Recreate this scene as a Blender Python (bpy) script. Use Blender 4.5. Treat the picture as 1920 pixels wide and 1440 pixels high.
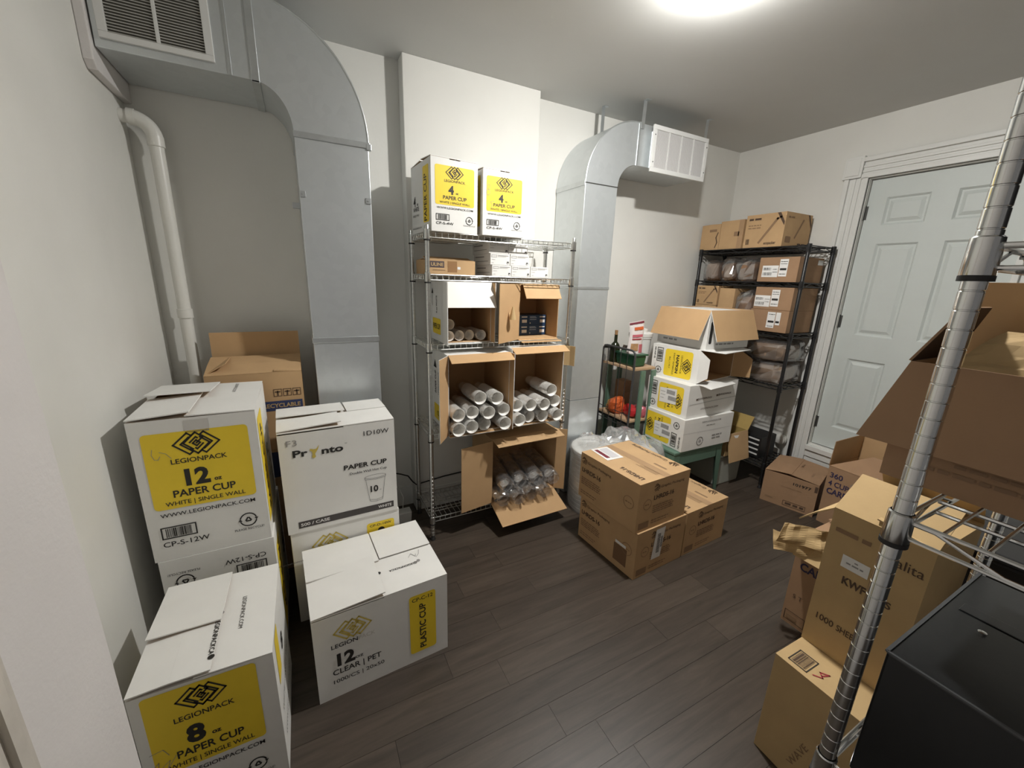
import bpy, math, random
from mathutils import Vector, Matrix, noise
random.seed(7)
for o in list(bpy.data.objects): bpy.data.objects.remove(o)
S = bpy.context.scene
C = S.collection

# ------------------------------------------------------------------ camera
R3 = math.radians
yaw, pitch, roll, CAMH = R3(27.737), R3(-14.604), R3(1.882), 1.6
fwd = Vector((math.sin(yaw)*math.cos(pitch), math.cos(yaw)*math.cos(pitch), math.sin(pitch)))
rgt = Vector((math.cos(yaw), -math.sin(yaw), 0)); upv = rgt.cross(fwd)
r2 = rgt*math.cos(roll) + upv*math.sin(roll); u2 = -rgt*math.sin(roll) + upv*math.cos(roll)
cd = bpy.data.cameras.new('camera'); cam = bpy.data.objects.new('camera', cd); C.objects.link(cam)
cd.sensor_width = 36; cd.lens = 751.6/1920*36; cd.clip_start = .02; cd.clip_end = 60
m = Matrix((r2, u2, -fwd)).transposed().to_4x4(); m.translation = (0, 0, CAMH); cam.matrix_world = m
S.camera = cam
# ------------------------------------------------------------------ world, exposure
w = bpy.data.worlds.new('world'); S.world = w; w.use_nodes = True
w.node_tree.nodes['Background'].inputs[0].default_value = (1.0, .955, .93, 1)
w.node_tree.nodes['Background'].inputs[1].default_value = .045
S.view_settings.view_transform = 'Standard'; S.view_settings.look = 'None'
S.view_settings.gamma = 1; S.view_settings.use_curve_mapping = False
S.view_settings.exposure = 1.68
LAMP = (1.55, 1.30, 2.715); LAMP_STRENGTH = 720.0; LAMP_COL = (1.0, .985, .95)
CEIL = 2.765

# ------------------------------------------------------------------ materials
MATS = {}
def mat(name, col, rough=.6, metal=0.0, var=.0, vscale=6.0, bump=0.0, bscale=200.0, spec=.5, stretch=None, coat=0.0):
    if name in MATS: return MATS[name]
    m = bpy.data.materials.new(name); m.use_nodes = True; nt = m.node_tree; b = nt.nodes['Principled BSDF']
    b.inputs['Base Color'].default_value = (*col, 1); b.inputs['Roughness'].default_value = rough
    b.inputs['Metallic'].default_value = metal; b.inputs['Specular IOR Level'].default_value = spec
    if coat: b.inputs['Coat Weight'].default_value = coat
    if var or bump:
        tc = nt.nodes.new('ShaderNodeTexCoord'); src = tc.outputs['Object']
        if stretch:
            mp = nt.nodes.new('ShaderNodeMapping'); mp.inputs['Scale'].default_value = stretch
            nt.links.new(src, mp.inputs[0]); src = mp.outputs[0]
        if var:
            n = nt.nodes.new('ShaderNodeTexNoise'); n.inputs['Scale'].default_value = vscale; n.inputs['Detail'].default_value = 5
            nt.links.new(src, n.inputs['Vector'])
            r = nt.nodes.new('ShaderNodeValToRGB')
            r.color_ramp.elements[0].position = .3; r.color_ramp.elements[1].position = .7
            r.color_ramp.elements[0].color = (*[c*(1-var) for c in col], 1); r.color_ramp.elements[1].color = (*[min(1, c*(1+var)) for c in col], 1)
            nt.links.new(n.outputs[0], r.inputs[0]); nt.links.new(r.outputs[0], b.inputs['Base Color'])
        if bump:
            n2 = nt.nodes.new('ShaderNodeTexNoise'); n2.inputs['Scale'].default_value = bscale; n2.inputs['Detail'].default_value = 3
            nt.links.new(src, n2.inputs['Vector'])
            bp = nt.nodes.new('ShaderNodeBump'); bp.inputs['Strength'].default_value = bump; bp.inputs['Distance'].default_value = .002
            nt.links.new(n2.outputs[0], bp.inputs['Height']); nt.links.new(bp.outputs[0], b.inputs['Normal'])
    MATS[name] = m; return m
def film(name, tint=(1, 1, 1), gloss=.25, rough=.08, haze=.0):
    m = bpy.data.materials.new(name); m.use_nodes = True; nt = m.node_tree; nt.nodes.clear()
    o = nt.nodes.new('ShaderNodeOutputMaterial'); t = nt.nodes.new('ShaderNodeBsdfTransparent'); g = nt.nodes.new('ShaderNodeBsdfGlossy')
    t.inputs[0].default_value = (*tint, 1); g.inputs['Roughness'].default_value = rough
    lw = nt.nodes.new('ShaderNodeLayerWeight'); lw.inputs[0].default_value = .25
    mth = nt.nodes.new('ShaderNodeMath'); mth.operation = 'MULTIPLY_ADD'; mth.inputs[1].default_value = .45; mth.inputs[2].default_value = gloss*.4
    nt.links.new(lw.outputs['Fresnel'], mth.inputs[0])
    mx = nt.nodes.new('ShaderNodeMixShader'); nt.links.new(mth.outputs[0], mx.inputs[0]); nt.links.new(t.outputs[0], mx.inputs[1]); nt.links.new(g.outputs[0], mx.inputs[2])
    last = mx
    if haze:
        d = nt.nodes.new('ShaderNodeBsdfDiffuse'); d.inputs[0].default_value = (.85, .85, .85, 1)
        m2 = nt.nodes.new('ShaderNodeMixShader'); m2.inputs[0].default_value = haze
        nt.links.new(mx.outputs[0], m2.inputs[1]); nt.links.new(d.outputs[0], m2.inputs[2]); last = m2
    nt.links.new(last.outputs[0], o.inputs[0]); MATS[name] = m; return m
def floor_mat():
    m = bpy.data.materials.new('laminate'); m.use_nodes = True; nt = m.node_tree; b = nt.nodes['Principled BSDF']
    tc = nt.nodes.new('ShaderNodeTexCoord'); oi = nt.nodes.new('ShaderNodeObjectInfo')
    mp = nt.nodes.new('ShaderNodeMapping'); mp.inputs['Scale'].default_value = (1.2, 14, 1)
    ad = nt.nodes.new('ShaderNodeVectorMath'); ad.operation = 'ADD'; sc = nt.nodes.new('ShaderNodeVectorMath'); sc.operation = 'SCALE'; sc.inputs[3].default_value = 37
    cx = nt.nodes.new('ShaderNodeCombineXYZ'); nt.links.new(oi.outputs['Random'], cx.inputs[0]); nt.links.new(oi.outputs['Random'], cx.inputs[1])
    nt.links.new(cx.outputs[0], sc.inputs[0]); nt.links.new(tc.outputs['Object'], ad.inputs[0]); nt.links.new(sc.outputs[0], ad.inputs[1]); nt.links.new(ad.outputs[0], mp.inputs[0])
    n = nt.nodes.new('ShaderNodeTexNoise'); n.inputs['Scale'].default_value = 2.2; n.inputs['Detail'].default_value = 8; n.inputs['Roughness'].default_value = .65; n.inputs['Distortion'].default_value = .6
    nt.links.new(mp.outputs[0], n.inputs['Vector'])
    r = nt.nodes.new('ShaderNodeValToRGB'); e = r.color_ramp.elements
    e[0].position = .3; e[0].color = (.036, .0265, .0195, 1); e[1].position = .75; e[1].color = (.082, .062, .047, 1)
    nt.links.new(n.outputs[0], r.inputs[0])
    hv = nt.nodes.new('ShaderNodeHueSaturation'); mr = nt.nodes.new('ShaderNodeMapRange'); mr.inputs[3].default_value = .86; mr.inputs[4].default_value = 1.14
    nt.links.new(oi.outputs['Random'], mr.inputs[0]); nt.links.new(mr.outputs[0], hv.inputs['Value']); nt.links.new(r.outputs[0], hv.inputs['Color'])
    nt.links.new(hv.outputs[0], b.inputs['Base Color']); b.inputs['Roughness'].default_value = .42
    bp = nt.nodes.new('ShaderNodeBump'); bp.inputs['Strength'].default_value = .12; bp.inputs['Distance'].default_value = .002
    nt.links.new(n.outputs[0], bp.inputs['Height']); nt.links.new(bp.outputs[0], b.inputs['Normal'])
    MATS['laminate'] = m; return m
def galv_mat():
    m = bpy.data.materials.new('galvanised'); m.use_nodes = True; nt = m.node_tree; b = nt.nodes['Principled BSDF']
    tc = nt.nodes.new('ShaderNodeTexCoord'); v = nt.nodes.new('ShaderNodeTexVoronoi'); v.inputs['Scale'].default_value = 28
    nt.links.new(tc.outputs['Object'], v.inputs['Vector'])
    r = nt.nodes.new('ShaderNodeValToRGB'); r.color_ramp.elements[0].color = (.66, .695, .71, 1); r.color_ramp.elements[1].color = (.70, .735, .75, 1)
    nt.links.new(v.outputs['Color'], r.inputs[0]); nt.links.new(r.outputs[0], b.inputs['Base Color'])
    b.inputs['Metallic'].default_value = .72; b.inputs['Roughness'].default_value = .36
    n = nt.nodes.new('ShaderNodeTexNoise'); n.inputs['Scale'].default_value = 3; nt.links.new(tc.outputs['Object'], n.inputs['Vector'])
    bp = nt.nodes.new('ShaderNodeBump'); bp.inputs['Strength'].default_value = .15; bp.inputs['Distance'].default_value = .02
    nt.links.new(n.outputs[0], bp.inputs['Height']); nt.links.new(bp.outputs[0], b.inputs['Normal'])
    MATS['galv'] = m; return m
def emit(name, col, s):
    m = bpy.data.materials.new(name); m.use_nodes = True; nt = m.node_tree; nt.nodes.clear()
    o = nt.nodes.new('ShaderNodeOutputMaterial'); e = nt.nodes.new('ShaderNodeEmission'); e.inputs[0].default_value = (*col, 1); e.inputs[1].default_value = s
    nt.links.new(e.outputs[0], o.inputs[0]); MATS[name] = m; return m

WALL = mat('cream_paint', (.75, .742, .70), .62, var=.03, vscale=3, bump=.15, bscale=60)
CEILM = mat('ceiling_paint', (.60, .60, .58), .75, var=.02, vscale=2)
NEARW = mat('white_paint', (.72, .69, .675), .6, var=.03, vscale=4, bump=.25, bscale=90)
TRIM = mat('trim_paint', (.74, .74, .71), .42, var=.03, vscale=5)
DOORM = mat('door_paint', (.60, .64, .62), .45, var=.02, vscale=5)
LAM = floor_mat(); GALV = galv_mat()
GALVE = mat('galvanised_cleat', (.62, .65, .66), .35, .85, var=.06, vscale=20)
CHROME = mat('chrome', (.72, .73, .72), .17, 1.0)
CHROME2 = mat('zinc_wire', (.68, .69, .67), .28, 1.0)
BLACKW = mat('black_powder_coat', (.012, .012, .013), .4)
BLACKP = mat('black_plastic', (.012, .012, .013), .45, var=.1, vscale=8)
BLACKG = mat('black_enamel', (.010, .011, .012), .28, bump=.1, bscale=40)
KRAFT = mat('kraft_board', (.52, .34, .18), .8, var=.06, vscale=7, bump=.08, bscale=220, spec=.25)
KRAFT2 = mat('kraft_board_red', (.35, .215, .125), .8, var=.06, vscale=7, bump=.08, bscale=220, spec=.25)  # redder kraft, its colour kept darker for cartons standing in shade
KRAFT3 = mat('kraft_board_pale', (.50, .35, .175), .8, var=.07, vscale=7, bump=.1, bscale=150, spec=.25)
KRAFTIN = mat('kraft_inner', (.52, .335, .175), .85, var=.04, vscale=9, bump=.06, bscale=220, spec=.2)
WHITEB = mat('white_board', (.80, .79, .76), .62, var=.025, vscale=8, bump=.05, bscale=160, spec=.3)
YEL = mat('yellow_ink', (.88, .64, .035), .55, var=.03, vscale=9)
INK = mat('black_ink', (.02, .018, .016), .6)
INK2 = mat('brown_ink', (.085, .05, .03), .7)
INK3 = mat('faint_brown_ink', (.27, .165, .09), .75)
GREY = mat('grey_ink', (.30, .29, .28), .7)
GOLD = mat('gold_ink', (.62, .48, .10), .6)
BLUEI = mat('blue_ink', (.035, .05, .13), .6)
PURP = mat('violet_ink', (.03, .025, .07), .6)
REDI = mat('red_ink', (.35, .03, .04), .6)
MAROON = mat('maroon_ink', (.16, .015, .03), .6)
PAPER = mat('white_paper', (.80, .79, .77), .7, var=.02)
CUP = mat('cup_paper', (.88, .865, .825), .5, var=.02)
FILM = film('clear_film', gloss=.06); FILMH = film('hazy_film', haze=.05, gloss=.75, rough=.12); FILMB = film('bag_film', haze=.20, gloss=.5, rough=.12)
CLEARCUP = film('clear_cup_plastic', tint=(.86, .86, .86), gloss=.6, haze=.07)
PVC = mat('pvc', (.76, .75, .70), .35)
PLASTW = mat('white_plastic', (.72, .72, .70), .4)
TOTE = mat('grey_tote_plastic', (.42, .43, .38), .5, var=.05)
GREENM = mat('green_enamel', (.115, .20, .15), .5, var=.06, vscale=8)
GREENP = mat('green_plastic', (.008, .075, .035), .3)
WOOD = mat('pale_wood', (.50, .34, .21), .55, var=.12, vscale=8, stretch=(1, 8, 1))
BROWNP = mat('brown_paper_ware', (.27, .155, .09), .75, var=.2, vscale=14)
FOAM = mat('white_foam', (.80, .79, .75), .6, var=.02)
GLASSD = mat('dark_glass', (.015, .02, .008), .1); CORK = mat('cork', (.36, .2, .09), .8, var=.2, vscale=40)
REDP = mat('red_packet', (.45, .02, .025), .3); ORP = mat('orange_packet', (.6, .12, .03), .35); YEP = mat('gold_packet', (.5, .22, .03), .35); PINKP = mat('pink_packet', (.5, .12, .15), .35)
NAVY = mat('navy_board', (.02, .055, .13), .45)
RUBBER = mat('rubber', (.015, .014, .014), .6)
HINGE = mat('dark_hinge', (.10, .10, .095), .4, .6)

# ------------------------------------------------------------------ mesh helpers
class MB:
    def __init__(s): s.v = []; s.f = []; s.mi = []
    def add(s, vs, fs, mi=0):
        n = len(s.v); s.v += [tuple(v) for v in vs]; s.f += [tuple(i+n for i in f) for f in fs]; s.mi += [mi]*len(fs); return s
    def box(s, x0, x1, y0, y1, z0, z1, mi=0):
        return s.add([(x0,y0,z0),(x1,y0,z0),(x1,y1,z0),(x0,y1,z0),(x0,y0,z1),(x1,y0,z1),(x1,y1,z1),(x0,y1,z1)],
                     [(0,3,2,1),(4,5,6,7),(0,1,5,4),(1,2,6,5),(2,3,7,6),(3,0,4,7)], mi)
    def quad(s, a, b, c, d, mi=0): return s.add([a,b,c,d], [(0,1,2,3)], mi)
    def prism(s, poly, ax, a, b, mi=0):
        """poly = 2D points; ax = axis of extrusion"""
        def P(p, t): return {'x': (t, p[0], p[1]), 'y': (p[0], t, p[1]), 'z': (p[0], p[1], t)}[ax]
        n = len(poly); vs = [P(p, a) for p in poly] + [P(p, b) for p in poly]
        fs = [tuple(range(n))[::-1], tuple(range(n, 2*n))] + [(i, (i+1) % n, n+(i+1) % n, n+i) for i in range(n)]
        return s.add(vs, fs, mi)
    def tube(s, pts, r, n=8, cap=True, mi=0):
        pts = [Vector(p) for p in pts]; vs = []; fs = []
        rr = r if isinstance(r, (list, tuple)) else [r]*len(pts)
        t0 = (pts[1]-pts[0]).normalized(); a = Vector((0,0,1)) if abs(t0.z) < .9 else Vector((1,0,0)); nx = t0.cross(a).normalized()
        for i, p in enumerate(pts):
            t = (pts[min(i+1, len(pts)-1)] - pts[max(i-1, 0)]).normalized(); nx = (nx - t*nx.dot(t)).normalized(); ny = t.cross(nx)
            for k in range(n):
                an = 2*math.pi*k/n; vs.append(p + (nx*math.cos(an) + ny*math.sin(an))*rr[i])
        for i in range(len(pts)-1):
            for k in range(n):
                fs.append((i*n+k, i*n+(k+1) % n, (i+1)*n+(k+1) % n, (i+1)*n+k))
        if cap: fs += [tuple(range(n))[::-1], tuple(range((len(pts)-1)*n, len(pts)*n))]
        return s.add(vs, fs, mi)
    def lathe(s, prof, n=24, ax='z', o=(0,0,0), mi=0, cap=True):
        vs = []; fs = []
        for r, h in prof:
            for k in range(n):
                a = 2*math.pi*k/n; c, d = r*math.cos(a), r*math.sin(a)
                p = {'z': (c, d, h), 'y': (c, h, d), 'x': (h, c, d)}[ax]; vs.append((p[0]+o[0], p[1]+o[1], p[2]+o[2]))
        m_ = len(prof)
        for i in range(m_-1):
            for k in range(n): fs.append((i*n+k, i*n+(k+1) % n, (i+1)*n+(k+1) % n, (i+1)*n+k))
        if cap: fs += [tuple(range(n))[::-1], tuple(range((m_-1)*n, m_*n))]
        return s.add(vs, fs, mi)
    def slab(s, P, n, t, mi=(0, 1, 1)):
        """polygon P (outer face, ccw from +n) thickened by t towards -n. mi=(outer, inner, edge)"""
        P = [Vector(p) for p in P]; n = Vector(n); k = len(P); Q = [p - n*t for p in P]
        b = len(s.v); s.v += [tuple(p) for p in P+Q]
        s.f.append(tuple(range(b, b+k))); s.mi.append(mi[0]); s.f.append(tuple(range(b+k, b+2*k))[::-1]); s.mi.append(mi[1])
        for i in range(k): s.f.append((b+i, b+k+i, b+k+(i+1) % k, b+(i+1) % k)); s.mi.append(mi[2])
        return s
    def mesh(s, name):
        me = bpy.data.meshes.new(name); me.from_pydata(s.v, [], s.f); me.polygons.foreach_set('material_index', s.mi); me.update(); return me
    def build(s, name, mats, parent=None, smooth=False, bevel=0, loc=None, rot=None, fix=False):
        me = s.mesh(name)
        for mm in (mats if isinstance(mats, (list, tuple)) else [mats]): me.materials.append(mm)
        if fix:
            import bmesh
            bm = bmesh.new(); bm.from_mesh(me); bmesh.ops.recalc_face_normals(bm, faces=bm.faces); bm.to_mesh(me); bm.free()
        if smooth: me.polygons.foreach_set('use_smooth', [True]*len(me.polygons)); 
        if smooth and smooth != 'all': me.set_sharp_from_angle(angle=R3(40))
        return link(name, me, parent, bevel, loc, rot)
def link(name, me, parent=None, bevel=0, loc=None, rot=None):
    o = bpy.data.objects.new(name, me); C.objects.link(o)
    if parent: o.parent = parent
    if loc: o.location = loc
    if rot: o.rotation_euler = rot
    if bevel:
        b = o.modifiers.new('bevel', 'BEVEL'); b.width = bevel; b.segments = 2; b.limit_method = 'ANGLE'; b.angle_limit = R3(50)
    return o
def empty(name, loc=(0,0,0), rot=(0,0,0)):
    o = bpy.data.objects.new(name, None); o.empty_display_size = .05; C.objects.link(o); o.location = loc; o.rotation_euler = rot; return o
def tag(o, label, cat, group=None):
    o['label'] = label; o['category'] = cat
    if group: o['group'] = group
    return o
def thing(name, label, cat, loc=(0,0,0), rot=(0,0,0), group=None): return tag(empty(name, loc, rot), label, cat, group)
def struct(o): o['kind'] = 'structure'; return o
def copy_tree(o, parent=None):
    c = o.copy(); C.objects.link(c); c.parent = parent
    for ch in [k for k in ALLCH(o)]: copy_tree(ch, c)
    return c
def ALLCH(o): return [k for k in bpy.data.objects if k.parent == o]

# ------------------------------------------------------------------ text
TXT = {}
def text_mesh(t, bold):
    key = (t, bold)
    if key in TXT: return TXT[key]
    cu = bpy.data.curves.new('t', 'FONT'); cu.body = t; cu.size = 1; cu.resolution_u = 3; cu.offset = bold
    ob = bpy.data.objects.new('t', cu); C.objects.link(ob)
    dg = bpy.context.evaluated_depsgraph_get(); me = bpy.data.meshes.new_from_object(ob.evaluated_get(dg))
    vs = [tuple(v.co) for v in me.vertices]; fs = [tuple(p.vertices) for p in me.polygons]
    bpy.data.objects.remove(ob); bpy.data.curves.remove(cu); bpy.data.meshes.remove(me)
    x0 = min(v[0] for v in vs); x1 = max(v[0] for v in vs)
    vs = [(v[0]-x0, v[1], 0) for v in vs]
    TXT[key] = (vs, fs, x1-x0); return TXT[key]
class Print:
    """flat print on a face; frame = origin, u, v, n (outward)"""
    def __init__(s, parent, frame): s.p = parent; s.o, s.u, s.v, s.n = [Vector(q) for q in frame]; s.mb = {}
    def P(s, u, v, k): return s.o + s.u*u + s.v*v + s.n*(.0009 + .0007*k)
    def get(s, m_, name): return s.mb.setdefault((m_.name, name), (MB(), m_))[0]
    def poly(s, pts, m_, k=0, name='printed_panel'):
        s.get(m_, name).add([s.P(a, b, k) for a, b in pts], [tuple(range(len(pts)))]); return s
    def rect(s, u0, v0, u1, v1, m_, k=0, name='printed_panel'): return s.poly([(u0,v0),(u1,v0),(u1,v1),(u0,v1)], m_, k, name)
    def rrect(s, u0, v0, u1, v1, r, m_, k=0, name='printed_panel'):
        pts = []
        for cx, cy, a0 in ((u1-r, v0+r, -90), (u1-r, v1-r, 0), (u0+r, v1-r, 90), (u0+r, v0+r, 180)):
            for i in range(5): a = R3(a0+90*i/4); pts.append((cx+r*math.cos(a), cy+r*math.sin(a)))
        return s.poly(pts, m_, k, name)
    def text(s, t, u, v, h, m_=None, width=None, bold=.0, rot=0, align='l', k=1, name='lettering'):
        """h = cap height; u,v = baseline start (or centre/right end)"""
        m_ = m_ or INK; vs, fs, wd = text_mesh(t, bold); sy = h/.70; sx = (width/wd) if width else sy
        off = {'l': 0, 'c': -wd*sx/2, 'r': -wd*sx}[align]; c, d = math.cos(R3(rot)), math.sin(R3(rot)); out = []
        for x, y, z in vs:
            X, Y = x*sx+off, y*sy; out.append(s.P(u+X*c-Y*d, v+X*d+Y*c, k))
        s.nt = getattr(s, 'nt', 0) + 1; s.get(m_, (name, s.nt)).add(out, fs); return s
    def stroke(s, pts, wd, m_=None, closed=False, k=1, name='printed_mark'):
        m_ = m_ or INK; n = len(pts); segs = n if closed else n-1
        for i in range(segs):
            a, b = Vector(pts[i]), Vector(pts[(i+1) % n]); d = (b-a)
            if d.length < 1e-7: continue
            d.normalize(); q = Vector((-d.y, d.x))*wd/2; e = d*wd*.45
            s.poly([a-e-q, b+e-q, b+e+q, a-e+q], m_, k, name)
        return s
    def logo(s, cu, cv, W, m_=None, rot=0, k=1):
        """three interlocked diamonds"""
        m_ = m_ or INK; sc = W/2.0; c, d = math.cos(R3(rot)), math.sin(R3(rot)); wd = .075*sc*1.15
        def T(pts): return [(cu+(x*c-y*d)*sc, cv+(x*d+y*c)*sc) for x, y in pts]
        # left chevron band, right chevron band, central interlock
        s.stroke(T([(-.36,.60),(-1,0),(-.36,-.60),(-.2,-.46)]), wd, m_, k=k, name='logo'); s.stroke(T([(-.36,.60),(-.2,.46)]), wd, m_, k=k, name='logo')
        s.stroke(T([(-.30,.36),(-.68,0),(-.24,-.42)]), wd, m_, k=k, name='logo')
        s.stroke(T([(.36,.60),(1,0),(.36,-.60),(.2,-.46)]), wd, m_, k=k, name='logo'); s.stroke(T([(.36,.60),(.2,.46)]), wd, m_, k=k, name='logo')
        s.stroke(T([(.30,-.36),(.68,0),(.24,.42)]), wd, m_, k=k, name='logo')
        s.stroke(T([(0,.60),(-.56,.04),(-.18,-.32)]), wd, m_, k=k, name='logo'); s.stroke(T([(0,-.60),(.56,-.04),(.18,.32)]), wd, m_, k=k, name='logo')
        s.stroke(T([(-.2,.42),(0,.60),(.30,.30),(0,0)]), wd, m_, k=k, name='logo'); s.stroke(T([(.2,-.42),(0,-.60),(-.30,-.30)]), wd, m_, k=k, name='logo')
        s.stroke(T([(.16,0),(0,.16),(-.16,0),(0,-.16)]), wd, m_, closed=True, k=k, name='logo')
        s.stroke(T([(-.28,.06),(0,.34),(.06,.28)]), wd, m_, k=k, name='logo'); s.stroke(T([(.28,-.06),(0,-.34),(-.06,-.28)]), wd, m_, k=k, name='logo')
        return s
    def barcode(s, u0, v0, u1, v1, vert=False, seed=1, frame=True, m_=None):
        m_ = m_ or INK; rg = random.Random(seed); t = min(u1-u0, v1-v0)*.09
        if frame:
            s.rect(u0, v0, u1, v0+t, m_, 1, 'barcode'); s.rect(u0, v1-t, u1, v1, m_, 1, 'barcode'); s.rect(u0, v0+t, u0+t, v1-t, m_, 1, 'barcode'); s.rect(u1-t, v0+t, u1, v1-t, m_, 1, 'barcode')
        a0, a1 = (v0, v1) if vert else (u0, u1); b0, b1 = (u0, u1) if vert else (v0, v1)
        ma = (a1-a0)*.13 if frame else 0; mb = t*1.5 if frame else 0; a = a0+ma
        unit = (a1-a0-2*ma)/60
        while a < a1-ma-2*unit:
            wd = rg.choice((1, 1, 2, 3))*unit
            if vert: s.rect(b0+mb, a, b1-mb, a+wd, m_, 1, 'barcode')
            else: s.rect(a, b0+mb, a+wd, b1-mb, m_, 1, 'barcode')
            a += wd + rg.choice((1, 1, 2))*unit
        return s
    def recycle(s, cu, cv, r, m_=None, ring=True):
        m_ = m_ or INK
        if ring:
            for a0, a1 in ((15, 165), (195, 345)):
                n = 12; s.stroke([(cu+r*math.cos(R3(a0+(a1-a0)*i/n)), cv+r*math.sin(R3(a0+(a1-a0)*i/n))) for i in range(n+1)], r*.16, m_, name='recycling_mark')
            for sg in (1, -1): s.poly([(cu+sg*r*.75, cv+sg*r*.16), (cu+sg*r*1.25, cv+sg*r*.16), (cu+sg*r*1.0, cv-sg*r*.22)][::1], m_, 1, 'recycling_mark')
        q = r*.45
        for i in range(3):
            a = R3(90+120*i); b = R3(90+120*(i+1)); pa = Vector((cu+q*math.cos(a), cv+q*math.sin(a))); pb = Vector((cu+q*math.cos(b), cv+q*math.sin(b)))
            s.stroke([pa+(pb-pa)*.18, pa+(pb-pa)*.8], r*.2, m_, name='recycling_mark')
        return s
    def done(s):
        for (mn, name), (mb, m_) in s.mb.items(): mb.build(name if isinstance(name, str) else name[0], m_, s.p)

# ------------------------------------------------------------------ cartons
T_ = .004
class Carton:
    """open tray + hinged flaps. local: x width, y depth, z height, origin front-left-bottom"""
    def __init__(s, name, label, w, d, h, loc, rot=(0,0,0), outer=None, inner=None, group=None, cat='box', top=False):
        s.w, s.d, s.h = w, d, h; s.outer = outer or WHITEB; s.inner = inner or KRAFTIN
        if not isinstance(rot, (tuple, list)): rot = (0, 0, R3(rot))
        s.e = thing(name, label, cat, loc, rot, group); t = T_; b = MB()
        # outer skin
        b.add([(0,0,0),(w,0,0),(w,d,0),(0,d,0),(0,0,h),(w,0,h),(w,d,h),(0,d,h)], [(0,3,2,1),(0,1,5,4),(1,2,6,5),(2,3,7,6),(3,0,4,7)], 0)
        if top: b.add([(0,0,h),(w,0,h),(w,d,h),(0,d,h)], [(0,1,2,3)], 0)
        else:
            b.add([(t,t,t),(w-t,t,t),(w-t,d-t,t),(t,d-t,t),(t,t,h),(w-t,t,h),(w-t,d-t,h),(t,d-t,h)], [(0,1,2,3),(0,4,5,1),(1,5,6,2),(2,6,7,3),(3,7,4,0)], 1)
            b.add([(0,0,h),(w,0,h),(w,d,h),(0,d,h),(t,t,h),(w-t,t,h),(w-t,d-t,h),(t,d-t,h)], [(0,1,5,4),(1,2,6,5),(2,3,7,6),(3,0,4,7)], 0)
        s.body = b.build('body', [s.outer, s.inner], s.e, bevel=.002 if top else 0)
    def frame(s, f):
        w, d, h = s.w, s.d, s.h
        return {'F': ((0,0,0),(1,0,0),(0,0,1),(0,-1,0)), 'L': ((0,d,0),(0,-1,0),(0,0,1),(-1,0,0)), 'R': ((w,0,0),(0,1,0),(0,0,1),(1,0,0)),
                'B': ((w,d,0),(-1,0,0),(0,0,1),(0,1,0)), 'T': ((0,0,h),(1,0,0),(0,1,0),(0,0,1)),
                'D': ((0,d,0),(1,0,0),(0,-1,0),(0,0,-1))}[f]
    def pr(s, f): return Print(s.e, s.frame(f))
    def flap(s, side, L, ang, rng=(0, 1), tip=None, lift=.0, bend=0, outer=None, inner=None, name='flap', jag=0):
        w, d, h = s.w, s.d, s.h
        H, U, I = {'F': ((0,0,h),(1,0,0),(0,1,0)), 'B': ((w,d,h),(-1,0,0),(0,-1,0)), 'L': ((0,d,h),(0,-1,0),(1,0,0)), 'R': ((w,0,h),(0,1,0),(-1,0,0))}[side]
        H, U, I = Vector(H), Vector(U), Vector(I); Z = Vector((0,0,1)); ln = w if side in 'FB' else d
        a0, a1 = rng[0]*ln, rng[1]*ln; t0, t1 = (tip[0]*ln, tip[1]*ln) if tip else (a0, a1)
        segs = 2 if bend else 1; mb = MB(); base = H + Z*lift; an = ang
        for i in range(segs):
            D = I*math.cos(R3(an)) + Z*math.sin(R3(an)); N = -I*math.sin(R3(an)) + Z*math.cos(R3(an)); ll = L/segs
            f0, f1 = i/segs, (i+1)/segs
            pa0, pa1 = a0+(t0-a0)*f0, a1+(t1-a1)*f0; pb0, pb1 = a0+(t0-a0)*f1, a1+(t1-a1)*f1
            q = base + N*T_
            P = [q+U*pa0, q+U*pa1]
            if jag and i == segs-1:
                rg = random.Random(int(jag*1000)+int(L*1000)); m_ = 9
                P += [q + U*(pb1+(pb0-pb1)*k/m_) + D*(ll - rg.random()*jag) for k in range(m_+1)]
            else: P += [q+U*pb1+D*ll, q+U*pb0+D*ll]
            mb.slab(P, N, T_, (0, 1, 0)); base = base + D*ll; fr = (q+U*pa0, U, D, N); an += bend
        o = mb.build(name, [outer or s.outer, inner or s.inner], s.e); s.last = fr
        return o, fr
    def tape(s, face, u0, v0, u1, v1, m_=None):
        p = s.pr(face); p.rect(u0, v0, u1, v1, m_ or TAPE, 0, 'tape'); p.done()
TAPE = mat('brown_tape', (.30, .165, .075), .35, var=.05)
CTAPE = mat('clear_tape', (.62, .60, .57), .25)

def closed_flaps(c, kind=1):
    """criss-cross folded top flaps; kind = pattern"""
    w, d = c.w, c.d
    if kind == 1:   # right flap on top full depth, left-front and left-back pieces
        c.flap('B', d*.5, 3, (.45, 1.0), lift=.001); c.flap('R', w*.55, 1.5, (0, 1), lift=.005); c.flap('L', w*.52, 5, (.0, .58), lift=.006); c.flap('F', d*.45, 0, (0, 1))

# ================================================================== THE ROOM
XL, XR, YB, YF = -.63, 3.63, 2.64, -1.25
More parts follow.
